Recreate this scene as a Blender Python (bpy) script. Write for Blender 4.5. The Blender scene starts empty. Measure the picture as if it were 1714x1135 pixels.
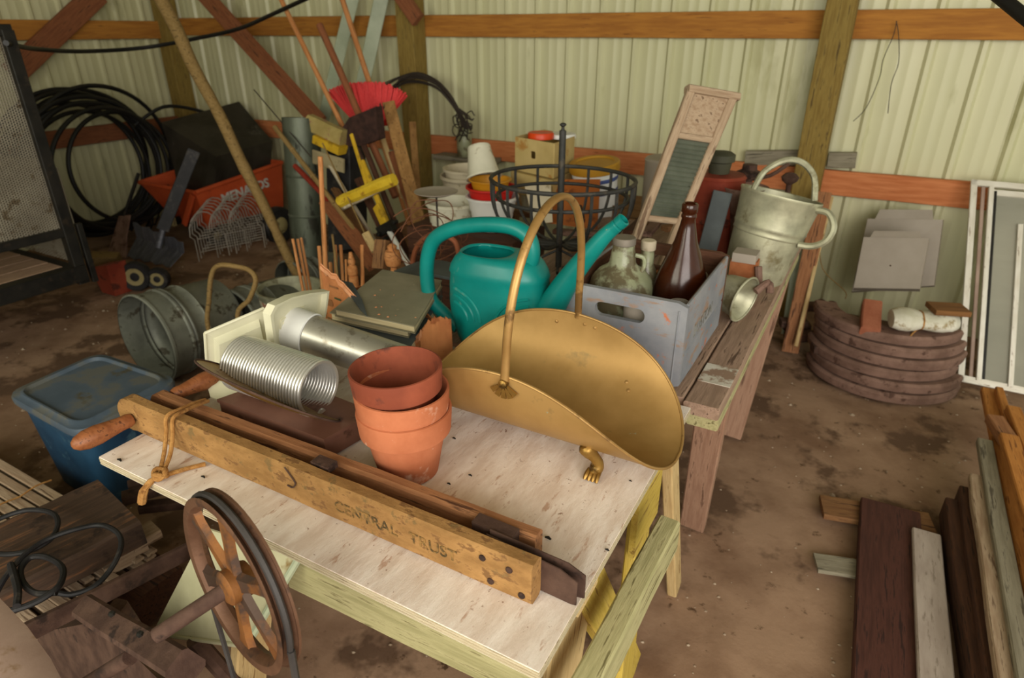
import bpy, math, random
from math import sin, cos, pi, radians, sqrt, atan2
from mathutils import Matrix, Vector as V, noise
random.seed(7)
col = bpy.context.scene.collection
# ---------------------------------------------------------------- camera, light, exposure
F, TH, YAW, CH = 1075.0, radians(25.7), radians(29), 1.6
cam = bpy.data.cameras.new('camera'); co = bpy.data.objects.new('camera', cam); col.objects.link(co)
co.location = (0, 0, CH); co.rotation_euler = (pi/2-TH, 0, YAW)
cam.sensor_width = 36; cam.lens = F/1714*36; cam.clip_start = .02; cam.clip_end = 60
cam.dof.use_dof = True; cam.dof.focus_distance = 1.25; cam.dof.aperture_fstop = 4.5
bpy.context.scene.camera = co
sc = bpy.context.scene
sc.view_settings.view_transform = 'Standard'; sc.view_settings.look = 'None'
sc.view_settings.gamma = 1; sc.view_settings.use_curve_mapping = False; sc.view_settings.exposure = 0.56
w = bpy.data.worlds.new('world'); sc.world = w; w.use_nodes = True
bg = w.node_tree.nodes['Background']; bg.inputs[0].default_value = (.95, 1.0, .84, 1); bg.inputs[1].default_value = .62
def area(name, loc, target, sx, sy, power, color):
    l = bpy.data.lights.new(name, 'AREA'); l.shape = 'RECTANGLE'; l.size = sx; l.size_y = sy; l.energy = power; l.color = color
    o = bpy.data.objects.new(name, l); col.objects.link(o); o.location = loc
    o.rotation_euler = (V(target)-V(loc)).to_track_quat('-Z', 'Y').to_euler(); return o
area('doorway_daylight', (1.9, -1.9, 2.0), (-.7, 1.6, .6), 3.2, 2.2, 122, (1, .93, .87))
area('left_rear_daylight', (-1.6, -2.2, 2.1), (-1.0, 3.6, .9), 2.0, 1.4, 42, (1, .98, .80))  # soft area light from behind left; no window is built

# ---------------------------------------------------------------- geometry helpers
fw = V((-sin(YAW)*cos(TH), cos(YAW)*cos(TH), -sin(TH))); rt = V((cos(YAW), sin(YAW), 0)); up = rt.cross(fw); CP = V((0, 0, CH))
def ray(px, py): return fw*F + rt*(px-857) + up*(567.5-py)
def ZP(px, py, z): d = ray(px, py); return CP + d*((z-CH)/d.z)      # surveying: where a sight line meets a level plane
def YP(px, py, y): d = ray(px, py); return CP + d*(y/d.y)           # ... or a plane parallel to the back wall
def XP(px, py, x): d = ray(px, py); return CP + d*(x/d.x)           # ... or a plane parallel to the side wall
def frame(o, z, x=(1, 0, 0)):
    z = V(z).normalized(); x = V(x); x = x - z*x.dot(z)
    if x.length < 1e-5: x = V((0, 1, .1)); x = x - z*x.dot(z)
    x.normalize(); y = z.cross(x)
    m = Matrix((x, y, z)).transposed().to_4x4(); m.translation = V(o); return m
def xframe(p0, p1, upv=(0, 0, 1)):
    p0, p1 = V(p0), V(p1); x = (p1-p0).normalized(); u = V(upv); z = u - x*u.dot(x)
    if z.length < 1e-4: u = V((0, 1, 0)); z = u - x*u.dot(x)
    z.normalize(); y = z.cross(x)
    m = Matrix((x, y, z)).transposed().to_4x4(); m.translation = (p0+p1)/2; return m
def smooth_path(pts, k=6, closed=False):
    pts = [V(p) for p in pts]; n = len(pts); out = []
    rng = range(n) if closed else range(n-1)
    for i in rng:
        a, b, c, d = (pts[(i-1) % n], pts[i], pts[(i+1) % n], pts[(i+2) % n]) if closed else (pts[max(i-1, 0)], pts[i], pts[i+1], pts[min(i+2, n-1)])
        for j in range(k):
            t = j/k; out.append(.5*((2*b)+(c-a)*t+(2*a-5*b+4*c-d)*t*t+(3*b-a-3*c+d)*t**3))
    if not closed: out.append(pts[-1])
    return out
class MB:
    def __init__(s): s.v = []; s.f = []
    def add(s, vs, fs, M=None):
        b = len(s.v); s.v += [(M @ V(p)) if M else V(p) for p in vs]; s.f += [tuple(b+i for i in q) for q in fs]; return s
    def grid(s, rows, cu=False, cv=False, M=None):
        n, m = len(rows), len(rows[0]); vs = [p for r in rows for p in r]; fs = []
        for i in range(n if cv else n-1):
            for j in range(m if cu else m-1):
                a = i*m+j; b = i*m+(j+1) % m; c = ((i+1) % n)*m+(j+1) % m; d = ((i+1) % n)*m+j; fs.append((a, b, c, d))
        return s.add(vs, fs, M)
    def box(s, c, d, M=None):
        x, y, z = c; a, b, e = d[0]/2, d[1]/2, d[2]/2
        return s.hexa([(x-a, y-b, z-e), (x+a, y-b, z-e), (x+a, y+b, z-e), (x-a, y+b, z-e), (x-a, y-b, z+e), (x+a, y-b, z+e), (x+a, y+b, z+e), (x-a, y+b, z+e)], M)
    def hexa(s, p, M=None): return s.add(p, [(3, 2, 1, 0), (4, 5, 6, 7), (0, 1, 5, 4), (1, 2, 6, 5), (2, 3, 7, 6), (3, 0, 4, 7)], M)
    def tube(s, pts, r, n=8, closed=False, flat=None):
        pts = [V(p) for p in pts]; N = len(pts); rows = []; prev = None
        for i, p in enumerate(pts):
            t = (pts[(i+1) % N]-pts[i-1]) if closed else (pts[min(i+1, N-1)]-pts[max(i-1, 0)])
            t.normalize()
            if prev is None:
                u = V((0, 0, 1)) if abs(t.z) < .9 else V((1, 0, 0)); u = (u-t*u.dot(t)).normalized()
            else:
                u = prev-t*prev.dot(t); u = u.normalized() if u.length > 1e-6 else prev
            prev = u; w_ = t.cross(u); rr = r[i] if isinstance(r, (list, tuple)) else r
            rows.append([p+(u*cos(2*pi*j/n)*(flat or 1)+w_*sin(2*pi*j/n))*rr for j in range(n)])
        s.grid(rows, cu=True, cv=closed)
        if not closed:
            b = len(s.v)-N*n; s.f.append(tuple(b+j for j in range(n))[::-1]); s.f.append(tuple(b+(N-1)*n+j for j in range(n)))
        return s
    def lathe(s, prof, n=24, M=None, sx=1, sy=1, cap=False):
        rows = [[V((r*cos(2*pi*j/n)*sx, r*sin(2*pi*j/n)*sy, z)) for j in range(n)] for r, z in prof]
        s.grid(rows, cu=True, M=M)
        if cap:
            b = len(s.v)-len(prof)*n
            if prof[0][0] > 1e-6: s.f.append(tuple(b+j for j in range(n))[::-1])
            if prof[-1][0] > 1e-6: s.f.append(tuple(b+(len(prof)-1)*n+j for j in range(n)))
        return s
    def prism(s, poly, z0, z1, M=None):
        n = len(poly); vs = [V((x, y, z0)) for x, y in poly]+[V((x, y, z1)) for x, y in poly]
        fs = [tuple(range(n))[::-1], tuple(range(n, 2*n))]+[(i, (i+1) % n, n+(i+1) % n, n+i) for i in range(n)]
        return s.add(vs, fs, M)
    def ring(s, outer, inner, z0, z1, M=None):
        n = len(outer); vs = [V((*p, z)) for z in (z0, z1) for q in (outer, inner) for p in q]; fs = []
        for i in range(n):
            j = (i+1) % n
            fs += [(i, n+i, n+j, j), (2*n+i, 2*n+j, 3*n+j, 3*n+i), (i, j, 2*n+j, 2*n+i), (n+i, 3*n+i, 3*n+j, n+j)]
        return s.add(vs, fs, M)
    def sheet(s, rows, th):
        n, m = len(rows), len(rows[0]); R = [[V(p) for p in r] for r in rows]; nr = []
        for i in range(n):
            q = []
            for j in range(m):
                a = R[min(i+1, n-1)][j]-R[max(i-1, 0)][j]; b = R[i][min(j+1, m-1)]-R[i][max(j-1, 0)]
                k = a.cross(b); k = k.normalized() if k.length > 1e-9 else V((0, 0, 1)); q.append(k)
            nr.append(q)
        top = [[R[i][j]+nr[i][j]*th/2 for j in range(m)] for i in range(n)]; bot = [[R[i][j]-nr[i][j]*th/2 for j in range(m)] for i in range(n)]
        s.grid(top); s.grid([r[::-1] for r in bot])
        per = [(0, j) for j in range(m)]+[(i, m-1) for i in range(1, n)]+[(n-1, j) for j in range(m-2, -1, -1)]+[(i, 0) for i in range(n-2, 0, -1)]
        s.grid([[top[i][j] for i, j in per], [bot[i][j] for i, j in per]], cu=True)
        return s
WM = {}
def link(name, me, mat, parent, M, smooth=40):
    if mat: me.materials.append(mat)
    for p in me.polygons: p.use_smooth = True
    me.set_sharp_from_angle(angle=radians(smooth))
    o = bpy.data.objects.new(name, me); col.objects.link(o); WM[o.name] = M.copy()
    if parent is not None:
        o.parent = parent; o.matrix_local = WM[parent.name].inverted() @ M
    else: o.matrix_world = M
    return o
def obj(name, mb, mat, parent=None, M=None, smooth=40):
    """mb in world coordinates (M None: origin at its bottom centre) or in the frame M"""
    vs = mb.v
    if M is None:
        if parent is not None: M = WM[parent.name].copy()
        else:
            xs = [p.x for p in vs]; ys = [p.y for p in vs]; zs = [p.z for p in vs]
            M = Matrix.Translation(((min(xs)+max(xs))/2, (min(ys)+max(ys))/2, min(zs)))
        I = M.inverted(); vs = [I @ p for p in vs]
    me = bpy.data.meshes.new(name); me.from_pydata([tuple(p) for p in vs], [], mb.f); me.update()
    return link(name, me, mat, parent, M, smooth)
def tag(o, label, cat, group=None, kind=None):
    o['label'] = label; o['category'] = cat
    if group: o['group'] = group
    if kind: o['kind'] = kind
    return o
def thing(name, label, cat, loc, group=None):
    o = bpy.data.objects.new(name, None); o.empty_display_size = .05; col.objects.link(o); o.location = V(loc); WM[o.name] = Matrix.Translation(V(loc))
    return tag(o, label, cat, group)
def struct(o): o['kind'] = 'structure'; return o
def board_mb(L, wd, th, n=1, jit=0, ch=.004, taper=1, seed=0):
    rows = []; ch = min(ch, wd*.3, th*.3); R = random.Random(seed)
    for i in range(n+1):
        t = i/n; k = 1+(taper-1)*t; a, b = wd/2*k, th/2; x = -L/2+L*t
        j1, j2, j3 = [R.uniform(-jit, jit) for _ in range(3)]
        rows.append([V((x, y+j1+(j3 if y > 0 else 0), z+j2)) for y, z in ((-a+ch, -b), (a-ch, -b), (a, -b+ch), (a, b-ch), (a-ch, b), (-a+ch, b), (-a, b-ch), (-a, -b+ch))])
    m = MB().grid(rows, cu=True); b = len(m.v)-8
    m.f.append(tuple(range(8))); m.f.append(tuple(range(b, b+8))[::-1]); m.f = [q[::-1] for q in m.f]
    return m
def board(name, p0, p1, wd, th, mat, parent=None, upv=(0, 0, 1), n=1, jit=0, ch=.004, taper=1, seed=0):
    M = xframe(p0, p1, upv); return obj(name, board_mb((V(p1)-V(p0)).length, wd, th, n, jit, ch, taper, seed), mat, parent, M, 30)
def rod(name, pts, r, mat, parent=None, n=8, closed=False, k=0):
    if k: pts = smooth_path(pts, k, closed)
    if len(pts) == 2:
        a, b = V(pts[0]), V(pts[1]); M = xframe(a, b); L = (b-a).length/2
        q = [V((-L, 0, 0)), V((L, 0, 0))]
        if isinstance(r, (list, tuple)): r = list(r)
        return obj(name, MB().tube(q, r, n), mat, parent, M)
    return obj(name, MB().tube(pts, r, n, closed), mat, parent)
def rrect(wd, ht, r, k=6):
    out = []
    for cx, cy, a0 in ((wd/2-r, ht/2-r, 0), (-wd/2+r, ht/2-r, 90), (-wd/2+r, -ht/2+r, 180), (wd/2-r, -ht/2+r, 270)):
        for i in range(k+1): a = radians(a0+90*i/k); out.append((cx+r*cos(a), cy+r*sin(a)))
    return out

# ---------------------------------------------------------------- materials
def lin(h):
    c = [int(h[i:i+2], 16)/255 for i in (0, 2, 4)]
    return tuple((x/12.92 if x <= .04045 else ((x+.055)/1.055)**2.4) for x in c)+(1,)
MC = {}
def mat(key, c1, c2=None, c3=None, scale=6, st=(1, 1, 1), rough=.75, metal=0, bump=.25, t3=.62, s3=14, st3=None, c4=None, t4=.66, s4=40, trans=0, ior=1.45, spec=.4, rvar=0, lo=.38, hi=.62, coat=0):
    if key in MC: return MC[key]
    m = bpy.data.materials.new(key); m.use_nodes = True; nt = m.node_tree; N = nt.nodes; L = nt.links; bs = N['Principled BSDF']
    tc = N.new('ShaderNodeTexCoord'); oi = N.new('ShaderNodeObjectInfo'); ad = N.new('ShaderNodeVectorMath'); ad.operation = 'MULTIPLY_ADD'
    cb = N.new('ShaderNodeCombineXYZ')
    for i in range(3): L.new(oi.outputs['Random'], cb.inputs[i])
    L.new(cb.outputs[0], ad.inputs[0]); ad.inputs[1].default_value = (7.3, 11.1, 5.7); L.new(tc.outputs['Object'], ad.inputs[2])
    def nz(sc_, stt, det=6, ro=.6, dist=0):
        mp = N.new('ShaderNodeMapping'); mp.inputs['Scale'].default_value = stt; L.new(ad.outputs[0], mp.inputs['Vector'])
        n_ = N.new('ShaderNodeTexNoise'); n_.inputs['Scale'].default_value = sc_; n_.inputs['Detail'].default_value = det; n_.inputs['Roughness'].default_value = ro; n_.inputs['Distortion'].default_value = dist
        L.new(mp.outputs[0], n_.inputs['Vector']); return n_.outputs['Fac']
    def rmp(src, a, b, ca, cbb):
        r = N.new('ShaderNodeValToRGB'); r.color_ramp.elements[0].position = a; r.color_ramp.elements[1].position = b
        r.color_ramp.elements[0].color = ca; r.color_ramp.elements[1].color = cbb; L.new(src, r.inputs[0]); return r.outputs[0]
    f1 = nz(scale, st); color = rmp(f1, lo, hi, lin(c1), lin(c2 or c1))
    def over(color, c, t, s, stt):
        f = nz(s, stt or st, 5, .65); k = rmp(f, t, min(t+.07, 1), (0, 0, 0, 1), (1, 1, 1, 1))
        mx = N.new('ShaderNodeMix'); mx.data_type = 'RGBA'; L.new(k, mx.inputs[0]); L.new(color, mx.inputs[6]); mx.inputs[7].default_value = lin(c); return mx.outputs[2]
    if c3: color = over(color, c3, t3-.05, s3, st3)
    if c4: color = over(color, c4, t4-.045, s4, (1, 1, 1))
    L.new(color, bs.inputs['Base Color'])
    bs.inputs['Roughness'].default_value = rough; bs.inputs['Metallic'].default_value = metal; bs.inputs['Specular IOR Level'].default_value = spec
    if rvar: L.new(rmp(f1, .3, .7, (rough-rvar,)*3+(1,), (rough+rvar,)*3+(1,)), bs.inputs['Roughness'])
    if trans: bs.inputs['Transmission Weight'].default_value = trans; bs.inputs['IOR'].default_value = ior
    if coat: bs.inputs['Coat Weight'].default_value = coat
    if bump:
        bp = N.new('ShaderNodeBump'); bp.inputs['Strength'].default_value = bump; bp.inputs['Distance'].default_value = .004
        L.new(nz(scale*3, st, 8, .7), bp.inputs['Height']); L.new(bp.outputs[0], bs.inputs['Normal'])
    MC[key] = m; return m
G = (1.2, 14, 14)      # grain along local x
def wood(key, c1, c2, c3=None, **k):
    a = dict(scale=5, st=G, rough=.8, bump=.5, s3=5); a.update(k); return mat(key, c1, c2, c3, **a)
m_ply = mat('whitewashed_plywood', 'd9c6b6', 'ecdfd3', 'bf9f8a', scale=6, st=(6, 1.5, 5), t3=.66, s3=18, st3=(3, .8, 1), c4='8f6c54', t4=.69, s4=70, bump=.35)
m_plyedge = wood('plywood_edge', 'b3a585', 'ccc0a2', '948468', st=(1, 8, 30))
m_pine = wood('pale_pine', 'b89a68', 'cfb582', '8d6c40')
m_green_pine = wood('bounce_tinted_pine', '9a9468', 'b5ad80', '6e6640')  # greenish-yellow grass bounce under the table, put into the pine colour
m_yelpaint = wood('yellow_painted_wood', 'b59a3c', 'c8ad52', '8a6c2c')
m_post = wood('treated_post', '786028', '917a3c', '57441e', bump=.4)
m_girt = wood('orange_girt_board', '9a6224', 'b0762e', '6b4018', t3=.68, scale=4, bump=.3)
m_girt2 = wood('red_orange_girt_board', 'b86a3c', 'cc8050', '94502c', t3=.68, scale=4, bump=.3)
m_brace = wood('red_brown_brace', '774428', '8f5836', '4f2c1a', bump=.3)
m_wall = mat('bounce_tinted_cream_siding', 'c2c096', 'cfcca6', 'b3b084', scale=1.2, st=(1, 1, .3), rough=.42, bump=.05, t3=.66, s3=3, spec=.5)  # off-white siding with yellow-green foliage bounce mixed into its colour
m_wall_left = mat('shaded_cream_steel_siding', 'bdb88f', 'c8c39c', 'a8a37c', scale=1.2, st=(1, 1, .3), rough=.5, bump=.05, t3=.66, s3=3)  # darker copy of the siding, the left wall's shade put into the colour
m_dirt = mat('dirt_floor', '80634e', 'a2846c', '67503f', scale=3.2, rough=.95, bump=.9, t3=.57, s3=2.6, st3=(1, 1, 1), c4='5a4432', t4=.67, s4=16, spec=.15)
m_ceil = mat('ceiling_metal', '8d8d70', '9a9a80', rough=.6, bump=0)
m_oldwood = wood('weathered_brown_wood', '6f4a2c', '8f6740', '44291a')
m_plant1 = wood('ochre_worn_planter_wood', '8a6436', 'a87e4a', '79552f', scale=5, st=(3, 6, 6), t3=.6, s3=10, c4='7a6038', t4=.65, s4=34)
m_plant2 = wood('brown_worn_wood', '8a5a38', 'a8744c', '5a3823')
m_handle = wood('smooth_brown_handle', '7a4525', '965c36', '55301c', bump=.15, rough=.5)
m_dowel = wood('pale_orange_dowel', 'b0713e', 'c98d58', '8a542c', bump=.2)
m_darkwood = wood('dark_brown_wood', '3e2417', '573522', '24140c')
m_darkred = wood('dark_red_brown_plank', '41221a', '553026', '2f1814', bump=.3)
m_lath = wood('tan_lath', '957b62', 'b39c82', '6f5642')
m_greywood = wood('grey_weathered_wood', '7d7562', '98907c', '5a5345')
m_stick = wood('bark_stick', '7c6236', '94794a', '574220', bump=.5)
m_orange_wood = wood('new_orange_lumber', 'a86a2c', 'c5843e', '7f4b1e', bump=.3)
m_rust = mat('brown_rust', '422d24', '5a4236', '2f201a', scale=18, rough=.85, bump=.6, metal=.2)
m_rustlight = mat('pinkish_rust', '705548', '8a6c5e', '553c31', scale=10, rough=.85, bump=.5, metal=.15)
m_blackmetal = mat('black_metal', '14120f', '221f1a', '2f261d', scale=12, rough=.55, metal=.3, bump=.2)
m_blackrub = mat('black_rubber', '151415', '242224', '3c3733', scale=14, rough=.6, bump=.2)
m_hose = mat('black_poly_pipe', '0b0a09', '171411', scale=8, rough=.5, bump=.05)
m_terra = mat('orange_terracotta', 'a25936', 'b86d49', 'c99f88', scale=7, t3=.63, s3=9, c4='cfb49e', t4=.70, s4=34, bump=.25, rough=.85)
m_terrared = mat('brick_red_terracotta', '7a3822', '93492f', '522a1e', scale=7, t3=.6, s3=8, bump=.25, rough=.8)
m_brass = mat('aged_brass', '9e7a44', 'b58f56', '8a7248', scale=4, metal=.45, rough=.44, bump=.06, rvar=.06, t3=.66, s3=6, c4='9fb09a', t4=.76, s4=26)
m_brassdk = mat('antique_brass', '7a5c2a', 'a07c3e', '5a4420', scale=14, metal=.7, rough=.4, bump=.3)
m_copper = mat('copper_tone_brass', '94703e', 'ab8650', '745630', scale=8, metal=.45, rough=.4, bump=.1)
m_teal = mat('teal_plastic', '00706a', '0a7f78', '6f8f80', scale=5, rough=.38, bump=.05, t3=.68, s3=4, c4='a08f70', t4=.76, s4=40)
m_crate = mat('blue_grey_paint', '74777e', '8b8b8e', '8c7464', scale=6, st=(1, 1, 1), rough=.8, bump=.4, t3=.60, s3=8, st3=(1, 1, 3), c4='b5643a', t4=.665, s4=17)
m_crate_in = wood('inside_crate_wood', '4d2e1c', '6b4630', '33200f')
m_glassclear = mat('dusty_green_glass', 'a5ab86', 'c6c9a4', '7f7458', scale=9, rough=.3, trans=.4, bump=.1, t3=.54, s3=10)
m_glassbrown = mat('brown_bottle_glass', '4a200c', '3a180a', rough=.2, trans=.35, bump=.03, spec=.5)
m_galv = mat('galvanised_steel', '93917a', 'bab89c', '7e7658', scale=9, metal=.5, rough=.48, bump=.15, rvar=.1, t3=.62, s3=6)
m_galvdk = mat('dull_galvanised_tub', '62635a', '7c7e72', '494438', scale=7, metal=.2, rough=.5, bump=.1)
m_alu = mat('bright_aluminium', 'd8d6cf', 'e8e6df', scale=10, metal=.75, rough=.3, bump=.03)
m_alu2 = mat('satin_aluminium', 'bab6ac', 'ccc8be', 'a39a8c', scale=5, metal=.8, rough=.38, bump=.05)
m_white = mat('cream_plastic', 'cfcbae', 'dad6bb', 'a89872', scale=6, rough=.5, bump=.03, t3=.72, s3=18)
m_whitebr = mat('white_plastic', 'dcdcd8', 'e6e6e2', rough=.45, bump=0)
m_blue = mat('blue_tote_plastic', '1d3850', '274a66', '3c5a6c', scale=4, rough=.42, bump=.04, t3=.66)
m_bluelid = mat('dusty_blue_lid', '45525f', '535f6c', '5d5f5c', scale=5, rough=.55, bump=.05, t3=.55, s3=5, c4='4d4630', t4=.68, s4=7)
m_orange = mat('orange_poly_tub', 'b04420', 'bf5028', '7c3420', scale=5, rough=.5, bump=.03, t3=.7)
m_card = mat('torn_cardboard', 'a4643a', 'b87848', '8a4e2a', scale=9, rough=.95, bump=.9)
m_book = mat('olive_grey_book_cloth', '76705a', '878068', '9d8f70', scale=5, rough=.85, bump=.15, t3=.7, s3=30)
m_slate = mat('slate_blue_card', '44494a', '525858', rough=.8)
m_page = mat('cream_page_edge', 'b5a57f', 'cabb95', st=(1, 1, 30), scale=6)
m_tin = mat('brown_tin', '6c483a', '7e5848', '583a2e', scale=4, rough=.5, metal=.3, bump=.05)
m_rope = mat('jute_twine', '9a6a34', 'b5854a', '7a4f24', scale=60, rough=.95, bump=.8)
m_red = mat('red_plastic', 'c2221c', 'cc2a24', rough=.45, bump=0)
m_redbr = mat('coral_red_bristles', 'cc2f30', 'e04646', st=(30, 30, 1), scale=8, rough=.7, bump=.3)
m_yellow = mat('yellow_plastic', 'b8921c', 'c9a328', '94731a', scale=9, rough=.5, bump=.1)
m_spongey = mat('tan_sponge', '94824a', 'a6935a', '8c6450', scale=12, rough=.95, bump=.8)
m_spongeyel = mat('yellow_sponge', 'c7a31c', 'd9b830', '9a6f1c', scale=16, rough=.95, bump=.9)
m_creampot = mat('cream_pot_plastic', 'bfb298', 'cdc1a8', '9b8c70', scale=4, rough=.55, bump=.05)
m_ivory = mat('ivory_bucket_plastic', 'c9c5b0', 'd6d2be', 'a0957a', scale=4, rough=.5, bump=.05)
m_grey = mat('grey_beige_plastic', '958a7c', 'a2978a', '7d7266', scale=3, rough=.6, bump=.05, t3=.72)
m_beigebox = mat('yellowed_box_card', 'b39c62', 'c4ad74', 'a87a3c', scale=6, rough=.7, bump=.15, t3=.62, s3=7)
m_redpaint = mat('faded_red_paint', '7c2e1c', '92402a', '55261b', scale=6, rough=.65, bump=.2)
m_brick = mat('salmon_brick', '9a5a40', 'ad6c50', '7c4634', scale=14, rough=.95, bump=.7)
m_cloth = mat('white_cloth_wrap', 'c9c4ae', 'dedacb', 'a39372', scale=10, rough=.9, bump=.5)
m_winframe = mat('old_white_aluminium', 'd6cfbf', 'e6e1d5', '8f7a66', scale=8, st=(1, 6, 6), rough=.5, metal=.2, t3=.66)
m_pane = mat('hazy_storm_pane', 'b0ae9f', 'c2bfae', '9a957e', scale=1.6, st=(.4, 2.5, 1), rough=.12, trans=.35, bump=0, spec=.6, t3=.66, s3=2)
m_belt = mat('dark_belt', '2c2928', '403b39', rough=.6)
m_pulley = mat('rusty_ochre_cast_iron', '6a4022', '8d5c2e', '4a382e', scale=9, metal=.35, rough=.6, bump=.4, t3=.55, s3=6)
m_pulleyrim = mat('brown_cast_rim', '5d4130', '775642', '43322a', scale=9, metal=.4, rough=.5, bump=.4)
m_creampanel = mat('cream_painted_steel', 'b9b490', 'cbc7a6', '8f7444', scale=5, rough=.6, bump=.1, t3=.7, s3=6)
m_pink = mat('pinkish_painted_steel', '9a8072', 'ac9384', '866a4c', scale=7, rough=.6, bump=.15, t3=.66, s3=9)
m_trash = mat('dull_green_steel', '4b5042', '666b5c', '35352b', scale=5, st=(1, 1, .3), metal=.4, rough=.5, bump=.1)
m_deck = wood('tan_deck_board', '8c6f5a', 'a3866e', '6a5140', bump=.3)
m_meshsteel = mat('expanded_steel', '8d8474', 'a39a88', '6a5a44', scale=6, rough=.6, metal=.2, bump=.1)
m_wire = mat('dark_wire', '2b241e', '3c3229', rough=.7, bump=0)
m_rustwire = mat('rusty_wire', '5b3420', '70452c', rough=.8, bump=0)
m_whitewire = mat('grey_white_coated_wire', '8d857a', 'a39b90', '6f6558', rough=.5, bump=0)
m_tarp = mat('black_crumpled_plastic', '26221c', '37322b', '5a564f', scale=5, rough=.32, bump=.9, t3=.7, s3=4)
m_basket = mat('dark_grey_iron', '2e2d2b', '3c3b38', '4e463b', scale=12, rough=.6, metal=.3, bump=.1)
m_greyshovel = mat('dark_blue_grey_blade', '45464d', '5c5d66', '7a777e', scale=5, st=(6, 1, 1), rough=.4, metal=.1)
m_hub = mat('cream_wheel_hub', '8f8258', 'a59768', '6b5d3c', rough=.7)
m_trim = mat('pale_green_trim_metal', '97a084', 'a9b195', rough=.45, bump=0)
m_chip = mat('terracotta_crumbs', 'b5774f', 'c58d66', rough=.9)
m_stone = mat('small_stones', '8c7762', 'b3a08a', scale=30, rough=.9)
m_orangecap = mat('orange_lid_plastic', 'cc3c0c', 'd6480f', rough=.4, bump=0)
m_mustard = mat('mustard_lid_plastic', 'a8781a', 'b8882a', rough=.5, bump=0)
m_ink = mat('faded_dark_ink', '4a3c22', '94703c', scale=70, rough=.9, bump=0, lo=.42, hi=.58)
m_inkgreen = mat('faded_green_ink', '3f4a2a', '52583a', '8a5c38', scale=30, rough=.9, t3=.5, bump=0)
m_letter = mat('white_lettering', 'b9b4ac', 'c8c3bb', rough=.6, bump=0)
m_tan = mat('faded_wood_panel', '8f8160', 'a1946f', '77694c', scale=3, rough=.8)
m_zinc = mat('dull_zinc_washboard', '5e6356', '757a6b', '48493f', scale=8, metal=.5, rough=.5)

# ================================================================ SETTING
WY, WX = 4.2, -5.85
def fz(x, y): return .018*noise.noise(V((x*1.3, y*1.3, 0)))+.008*noise.noise(V((x*6, y*6, 3)))-.012
nx, ny = 130, 110
rows = [[V((-6+9.5*i/nx, -3+7.4*j/ny, fz(-6+9.5*i/nx, -3+7.4*j/ny))) for i in range(nx+1)] for j in range(ny+1)]
struct(obj('floor', MB().grid(rows), m_dirt))
m = MB(); R = random.Random(3)
for i in range(1500):
    x, y = R.uniform(-4.5, 1.6), R.uniform(.6, 4.0); s = R.uniform(.002, .006) if R.random() < .93 else R.uniform(.006, .013)
    z = fz(x, y); a = R.uniform(0, 6)
    m.add([(x+s*cos(a+k_*1.257)*(1+.3*(k_ % 2)), y+s*sin(a+k_*1.257), z) for k_ in range(5)]+[(x, y, z+s*.7)], [(k_, (k_+1) % 5, 5) for k_ in range(5)])
o = obj('pebbles', m, m_stone, smooth=20); tag(o, 'tiny stones and crumbs scattered over the brown dirt floor', 'stones', kind='stuff')

def rib_profile(L, pitch=.2286):
    pts = [0.]; out = [(0., 0.)]; x = 0
    while x < L-1e-4:
        for dx, h in ((.006, 0), (.022, .02), (.042, .02), (.058, 0), (.105, 0), (.113, .0025), (.121, .0025), (.129, 0), (.165, 0), (.173, .0025), (.181, .0025), (.189, 0), (pitch, 0)):
            if x+dx <= L+1e-4: out.append((x+dx, h))
        x += pitch
    return out
def panel(name, o0, d, nrm, L, z0, z1, m_, parent):
    pr = rib_profile(L); r = []
    for z in (z0, (z0+z1)/2, z1): r.append([V(o0)+V(d)*x+V(nrm)*h+V((0, 0, z)) for x, h in pr])
    obj(name, MB().sheet(r, .001), m_, parent, smooth=25)
P9 = .2286*4
def empty_struct(name, loc):
    o = bpy.data.objects.new(name, None); col.objects.link(o); o.location = loc; WM[o.name] = Matrix.Translation(V(loc)); return struct(o)
wb = empty_struct('wall_back', (-2, WY, 0))
for i in range(10): panel('siding_panel', (-5.85+.006+i*P9, WY+.045-.0025*(i % 2), 0), (1, 0, 0), (0, -1, 0), P9+.02, -.05, 3.0, m_wall, wb)
wl = empty_struct('wall_left', (WX, 1, 0))
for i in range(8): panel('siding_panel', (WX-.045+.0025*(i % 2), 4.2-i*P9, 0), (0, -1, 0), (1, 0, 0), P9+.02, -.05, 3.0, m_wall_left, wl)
PX = [-5.80, -3.10, -.32]
def girt(z, m_, hgt=.14):
    for a, b in ((PX[0]-.05, PX[1]), (PX[1], PX[2]), (PX[2], 3.2)):
        board('girt', (a+.001, WY-.0, z), (b-.001, WY-.0, z), .04, hgt, m_, wb, n=6, jit=.002)
girt(1.625, m_girt)
for a, b in ((PX[0]-.05, PX[1]), (PX[1], PX[2]), (PX[2], .57)):
    board('girt', (a+.001, WY, .80), (b-.001, WY, .80), .04, .14, m_girt2, wb, n=6, jit=.002)
for x, lab in zip(PX, (0, 1, 2)):
    board('post', (x+.0, WY-.10, -.05), (x+.0, WY-.10, 3.0), (.14, .145, .145)[lab], .15, m_post, wb, upv=(0, 1, 0), n=10, jit=.003)
board('blocking', YP(1248, 264, WY-.005), V((-.40, WY-.005, .925)), .04, .085, m_greywood, wb)
board('blocking', V((-.24, WY-.005, .925)), YP(1433, 268, WY-.005), .04, .085, m_greywood, wb)
board('girt', (WX+.01, WY-.08, 1.60), (WX+.01, -2.8, 1.60), .04, .14, m_girt, wl, n=6, jit=.002)
board('girt', (WX+.01, WY-.08, .80), (WX+.01, -2.8, .80), .04, .14, m_brace, wl, n=6, jit=.002)
board('wall_brace', XP(20, 125, WX+.06), XP(165, -12, WX+.06), .16, .04, m_brace, wl, upv=(1, 0, 0))
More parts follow.
